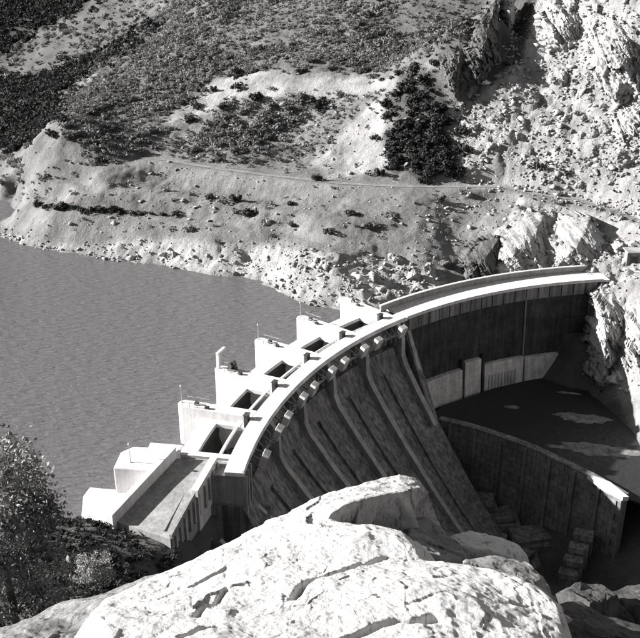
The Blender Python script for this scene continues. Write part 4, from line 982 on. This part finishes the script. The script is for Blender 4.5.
for i in cand[:60]:
    shrub(tuple(U[i]), random.uniform(0.8, 1.5), 'dark shrub in near bank undergrowth, %s part' % place_in(wx[i], wy[i], 0, 260, 525, 640), 'shrubs of the near bank', True)
for px, py, s, lb in ((68, 562, 1.0, 'rounded pale stone left of the small tree'), (124, 568, 0.9, 'pale stone at the right of the small tree'), (93, 514, 0.8, 'white stone at the water edge by the dam'), (76, 531, 0.5, 'small white stone above the dark bank'), (30, 600, 0.6, 'small grey stone under the leafy tree')):
    p = hit(px, py, 30, 200)
    if p: o = inst(rock_me[int(px) % 8], 'stone', None, p, (0, 0, px), (s * 1.5, s, s * 0.8)); tag(o, lb, 'stone', 'stones of the near bank')
def leafy_tree(name, base, H, Rr, n, leaf, lm, label, lean=(0, 0), trunk_r=0.2, seed=1, crown0=0.35, group=None):
    g = np.random.default_rng(seed); root = empty(name, base, label=label, cat='tree' if H > 5 else 'bush')
    tk = MB(); top = Vector((lean[0], lean[1], H * 0.8)); pts = [Vector((0, 0, -0.6)), Vector((lean[0] * .2, lean[1] * .2, H * .25)), Vector((lean[0] * .6, lean[1] * .6, H * .55)), top]
    tk.tube(pts, [trunk_r, trunk_r * .8, trunk_r * .5, trunk_r * .15], 8)
    t_o = tk.build('trunk', M['bark'], root, smooth=True)
    tips = [top]; lim = MB()
    for k in range(26):
        f = g.uniform(0.2, 0.95); a = g.uniform(0, 6.28); s0 = pts[0].lerp(top, f); L = Rr * g.uniform(0.5, 1.0) * (1.15 - 0.5 * abs(f - .5))
        e = s0 + Vector((math.cos(a) * L, math.sin(a) * L, L * g.uniform(0.15, 0.7))); m_ = s0.lerp(e, .5) + Vector(g.normal(0, .12 * L, 3))
        lim.tube([s0, m_, e], [trunk_r * .32, trunk_r * .2, trunk_r * .06], 5)
        tips += [e, m_.lerp(e, .5), s0.lerp(m_, .7)]
        for q in range(3):
            e2 = e + Vector(g.normal(0, .28 * L, 3)); lim.tube([m_.lerp(e, .6), e2], [trunk_r * .1, trunk_r * .03], 4); tips.append(e2)
    lim.build('limbs', M['bark'], root)
    T = np.array([t[:] for t in tips]); T = T[T[:, 2] > H * crown0 * 0.6]
    k = g.integers(0, len(T), n); P = T[k] + g.normal(0, Rr * 0.115, (n, 3)); up = g.normal(0, 1, (n, 3)) + np.array([0, 0, .5])
    u = up / np.linalg.norm(up, axis=1)[:, None]; w = np.cross(u, g.normal(0, 1, (n, 3))); w /= np.linalg.norm(w, axis=1)[:, None]
    s = (leaf * g.uniform(.6, 1.4, n))[:, None]
    V = np.stack([P, P + u * s * .5 + w * s * .22, P + u * s, P + u * s * .5 - w * s * .22], 1).reshape(-1, 3)
    c = np_mesh('crown', V, np.arange(4 * n).reshape(n, 4), lm, root)
    if group: root['group'] = group
    return root
b = ray(22, 600, Y=41); bz_ = float(ground_at(np.array([b[0]]), np.array([b[1]]))[0])
leafy_tree('leafy_tree', (b[0] - 0.6, b[1], bz_), ray(36, 404, Y=41)[2] - bz_, 3.5, 22000, 0.29, M['tree_leaf'], 'leafy tree with speckled foliage at the left edge', trunk_r=0.3, seed=5, crown0=0.3)
p = hit(97, 588, 30, 200)
leafy_tree('small_tree', p, 5.8, 2.2, 5000, 0.30, M['pale_leaf'], 'small pale bushy tree on the dark near bank', trunk_r=0.14, seed=8)
for px, py, s, lb in ((226, 530, 4.4, 'pale spindly bush on the slope below the ramp'), (262, 520, 3.6, 'pale spindly bush at the foot of the pier heads'), (248, 522, 2.6, 'small pale bush between two larger ones at the dam foot')):
    p = ray(px, py, z=-27)
    leafy_tree('pale_bush', p, s, s * .42, 260, 0.5, M['pale_leaf'], lb, trunk_r=0.1, seed=int(px), group='pale bushes at the dam foot')

# ------------------------------------------------------------------ foreground limestone
def crag(name, rim_px, inner, center, m, label, skirt=9.0, amp=0.10, cracks=(), nr=170, na=420, seed=0, bulge=0.12, spread=0.2, steps=0.0, facet=0.009):
    rim3 = np.array([ray(a, b, Y=c) for a, b, c in rim_px]); inn = [ray(a, b, Y=c) for a, b, c in inner]
    tps = TPS([tuple(p) for p in rim3] + inn, scale=3.0, lam=0.001)
    c = np.array(ray(*center[:2], Y=center[2]))
    cl = np.r_[rim3, rim3[:1]]; sg = np.r_[0, np.cumsum(np.linalg.norm(np.diff(cl[:, :2], axis=0), axis=1))]
    t = np.linspace(0, sg[-1], na, endpoint=False); rx = np.interp(t, sg, cl[:, 0]); ry = np.interp(t, sg, cl[:, 1])
    for _ in range(1): rx = (np.roll(rx, 1) + 2 * rx + np.roll(rx, -1)) / 4; ry = (np.roll(ry, 1) + 2 * ry + np.roll(ry, -1)) / 4
    S = np.linspace(0.0, 1, nr) ** 0.8; fs_ = 1.5
    GX = c[0] + (rx[None] - c[0]) * S[:, None]; GY = c[1] + (ry[None] - c[1]) * S[:, None]
    GZ = tps(GX, GY) - bulge * np.clip((S[:, None] - 0.8) / 0.2, 0, 1) ** 3
    GZ = GZ + 0.014 * fbm(GX * 9, GY * 9, octv=4, seed=seed + 31, gain=0.6) * sstep(1, .96, S)[:, None]
    GZ = GZ + amp * (fbm(GX * 1.1, GY * 1.1, octv=5, seed=seed) * sstep(1, .9, S)[:, None] + 0.14 * fbm(GX * 4.5, GY * 4.5, octv=4, seed=seed + 9, ridged=True) * sstep(1, .95, S)[:, None])
    wq = 0.25 * fbm(GX * 1.5, GY * 1.5, octv=3, seed=seed + 70)
    GZ = GZ + facet * (facets(GX * fs_ + wq, GY * fs_ * 0.8, GX * 0, seed + 50, tilt=1.3) + 0.4 * facets(GX * fs_ * 3.1, GY * fs_ * 2.4 + wq, GX * 0, seed + 60, tilt=1.2)) * sstep(1, .97, S)[:, None]
    if steps: GZ = GZ + steps * np.abs(((GX * 0.7 + GY * 0.9) * 0.9 + 0.5 * fbm(GX, GY, octv=3, seed=seed + 4)) % 1.0 - 0.5)
    for poly, dep, wid in cracks:
        Q = []
        for (a, b) in poly:
            yy = np.linspace(3, 12, 900); rr_ = np.array([ray(a, b, Y=y_) for y_ in yy]); h_ = tps(rr_[:, 0], rr_[:, 1]); kk = np.nonzero(h_ >= rr_[:, 2])[0]
            if len(kk): Q.append(rr_[kk[0]])
        if len(Q) < 2: continue
        Q = resample(np.array(Q), 0.03); d = np.full(GX.shape, 9.0)
        for q in Q: d = np.minimum(d, np.hypot(GX - q[0] + 0.03 * np.sin(9 * GY), GY - q[1]))
        GZ = GZ - dep * np.exp(-(d / wid) ** 2)
    Vt = [np.stack([GX, GY, GZ], -1)]
    nx_, ny_ = rx - c[0], ry - c[1]; ln = np.hypot(nx_, ny_); nx_, ny_ = nx_ / ln, ny_ / ln
    zr = GZ[-1]
    K = 30
    for j in range(1, K):
        f = (j / (K - 1)) ** 1.6; dz_ = skirt * f
        off = spread * math.sqrt(min(1, f * 6)) + 0.16 * skirt * f
        nz = (0.14 * fbm(rx * 1.6, ry * 1.6, zr * 0 + dz_ * 2.4, octv=4, seed=seed + 20) + 0.13 * facets(rx * 1.9, ry * 1.9, zr * 0 + dz_ * 1.6, seed + 90)) * min(1, f * 20)
        Vt.append(np.stack([rx + nx_ * (off + nz), ry + ny_ * (off + nz), zr - dz_], -1)[None])
    Vt = np.concatenate(Vt); a_, b_ = Vt.shape[:2]; idx = np.arange(a_ * b_).reshape(a_, b_); nxt = np.roll(idx, -1, 1)
    Fc = np.stack([idx[:-1], idx[1:], nxt[1:], nxt[:-1]], -1).reshape(-1, 4)
    o = np_mesh(name, Vt.reshape(-1, 3), Fc, m, smooth=True)
    return tag(o, label, 'rock', 'limestone rocks in the foreground')
CR = [([(290, 598), (311, 582), (328, 575), (344, 568), (368, 562), (390, 554)], 0.34, 0.026), ([(344, 638), (367, 627), (392, 621), (412, 622), (435, 618)], 0.36, 0.028)]
CRA = [([(201, 618), (211, 605), (229, 591)], 0.25, 0.02), ([(182, 640), (198, 631), (214, 629)], 0.25, 0.02)]
crag('limestone_slab', [(86, 655, 5.0), (89, 612, 5.8), (104, 593, 6.5), (150, 572, 7.2), (200, 551, 7.9), (260, 521, 8.6), (298, 506, 8.95), (318, 508, 8.75), (334, 519, 8.3), (350, 521, 8.15), (380, 521, 8.0), (404, 527, 7.9), (418, 541, 7.6), (424, 556, 7.3), (452, 559, 7.25), (500, 566, 7.05), (540, 581, 6.7), (562, 602, 6.3), (572, 630, 5.8), (565, 690, 4.7), (420, 740, 3.6), (200, 740, 3.5), (110, 700, 3.9)],
     [(200, 590, 6.6), (260, 560, 7.3), (200, 640, 5.2), (380, 590, 6.15), (470, 600, 6.0), (400, 640, 5.2), (320, 560, 7.1)], (330, 592, 6.3), M['foreground_rock'], 'large cracked white limestone slab across the bottom of the view', seed=1, nr=210, na=620, cracks=CRA + CR, bulge=0.07, facet=0.010)
crag('limestone_block', [(285, 512, 8.95), (320, 497, 9.25), (370, 479, 9.6), (398, 473, 9.75), (420, 478, 9.7), (429, 489, 9.45), (412, 490, 9.1), (388, 492, 8.85), (365, 498, 8.6), (345, 507, 8.4), (326, 520, 8.15), (300, 520, 8.4)], [], (365, 489, 9.1), M['ledge_rock'], 'pale rock ledge at the top of the slab with shaded underside', skirt=5, seed=12, nr=70, na=300, spread=0.04, amp=0.06, facet=0.012, bulge=0.05)
crag('limestone_block', [(440, 545, 9.0), (447, 537, 9.2), (468, 531, 9.4), (500, 536, 9.4), (522, 546, 9.2), (531, 558, 8.9), (515, 560, 8.7), (490, 553, 8.7), (465, 549, 8.7)], [], (485, 545, 9.05), M['foreground_rock'], 'flat pale boulder with shaded front right of the slab', skirt=6, seed=3, nr=40, na=160, spread=0.05, amp=0.06)
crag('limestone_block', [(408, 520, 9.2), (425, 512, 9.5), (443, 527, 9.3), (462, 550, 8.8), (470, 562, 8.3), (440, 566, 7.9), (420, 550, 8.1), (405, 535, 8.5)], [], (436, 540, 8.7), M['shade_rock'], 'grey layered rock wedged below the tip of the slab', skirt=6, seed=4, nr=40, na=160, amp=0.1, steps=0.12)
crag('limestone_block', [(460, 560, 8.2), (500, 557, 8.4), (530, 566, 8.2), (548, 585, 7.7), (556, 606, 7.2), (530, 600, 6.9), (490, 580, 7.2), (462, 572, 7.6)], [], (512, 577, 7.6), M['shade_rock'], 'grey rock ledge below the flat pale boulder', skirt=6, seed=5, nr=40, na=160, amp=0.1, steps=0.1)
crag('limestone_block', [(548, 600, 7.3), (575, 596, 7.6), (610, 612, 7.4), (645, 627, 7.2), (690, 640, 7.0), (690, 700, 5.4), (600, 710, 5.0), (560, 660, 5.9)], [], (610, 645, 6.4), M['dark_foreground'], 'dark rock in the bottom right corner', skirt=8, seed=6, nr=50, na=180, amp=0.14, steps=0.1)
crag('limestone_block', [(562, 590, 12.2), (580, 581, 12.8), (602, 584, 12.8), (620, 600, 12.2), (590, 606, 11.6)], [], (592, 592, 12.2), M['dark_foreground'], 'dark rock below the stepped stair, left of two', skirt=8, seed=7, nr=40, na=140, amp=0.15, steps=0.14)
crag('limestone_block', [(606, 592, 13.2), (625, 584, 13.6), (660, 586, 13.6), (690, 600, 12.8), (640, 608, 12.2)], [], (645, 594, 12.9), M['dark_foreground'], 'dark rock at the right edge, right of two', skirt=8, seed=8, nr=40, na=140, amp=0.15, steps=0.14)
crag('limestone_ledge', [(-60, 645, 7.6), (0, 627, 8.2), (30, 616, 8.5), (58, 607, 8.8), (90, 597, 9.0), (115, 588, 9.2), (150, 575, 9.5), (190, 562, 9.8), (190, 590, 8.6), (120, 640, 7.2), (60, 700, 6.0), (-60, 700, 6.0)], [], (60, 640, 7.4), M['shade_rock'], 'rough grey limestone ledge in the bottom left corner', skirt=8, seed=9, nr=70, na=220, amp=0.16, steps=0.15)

# ------------------------------------------------------------------ small works beside the road
p = hit(634, 266, 235, 400)
o = empty('gatehouse', (p[0] + 2.0, p[1] + 1.0, p[2] - 0.5), label='small concrete hut with dark openings at the right edge', cat='hut')
MB().box((0, 1.6, 2.0), (8, 3, 5.4)).build('wall', M['weathered'], o, bevel=0.06)
for x_ in (-1.9, 1.7): MB().box((x_, 0.06, 1.5), (2.2, 0.12, 3.2)).build('opening', M['steel'], o)
MB().box((0, 0.9, 4.9), (9.4, 5.2, 0.4)).build('roof', M['concrete'], o, bevel=0.05)
MB().box((-0.2, -0.8, -0.5), (9.6, 1.8, 0.5)).build('ledge', M['white_concrete'], o, bevel=0.05)

# ------------------------------------------------------------------ labels that name one thing each
seen = {}
for o in col.objects:
    if o.parent is None and 'label' in o and 'category' in o: seen.setdefault(o['label'], []).append(o)
ORD = ['first', 'second', 'third', 'fourth', 'fifth', 'sixth', 'seventh', 'eighth', 'ninth', 'tenth', 'eleventh', 'twelfth', 'thirteenth', 'fourteenth', 'fifteenth', 'sixteenth', 'seventeenth', 'eighteenth', 'nineteenth', 'twentieth']
for lb, os_ in seen.items():
    if 1 < len(os_) <= 20:
        os_.sort(key=lambda o: float(project(np.array(o.location.x), np.array(o.location.y), np.array(o.location.z))[0]))
        for i, o in enumerate(os_): o['label'] = lb + ', ' + ORD[i] + ' from left'
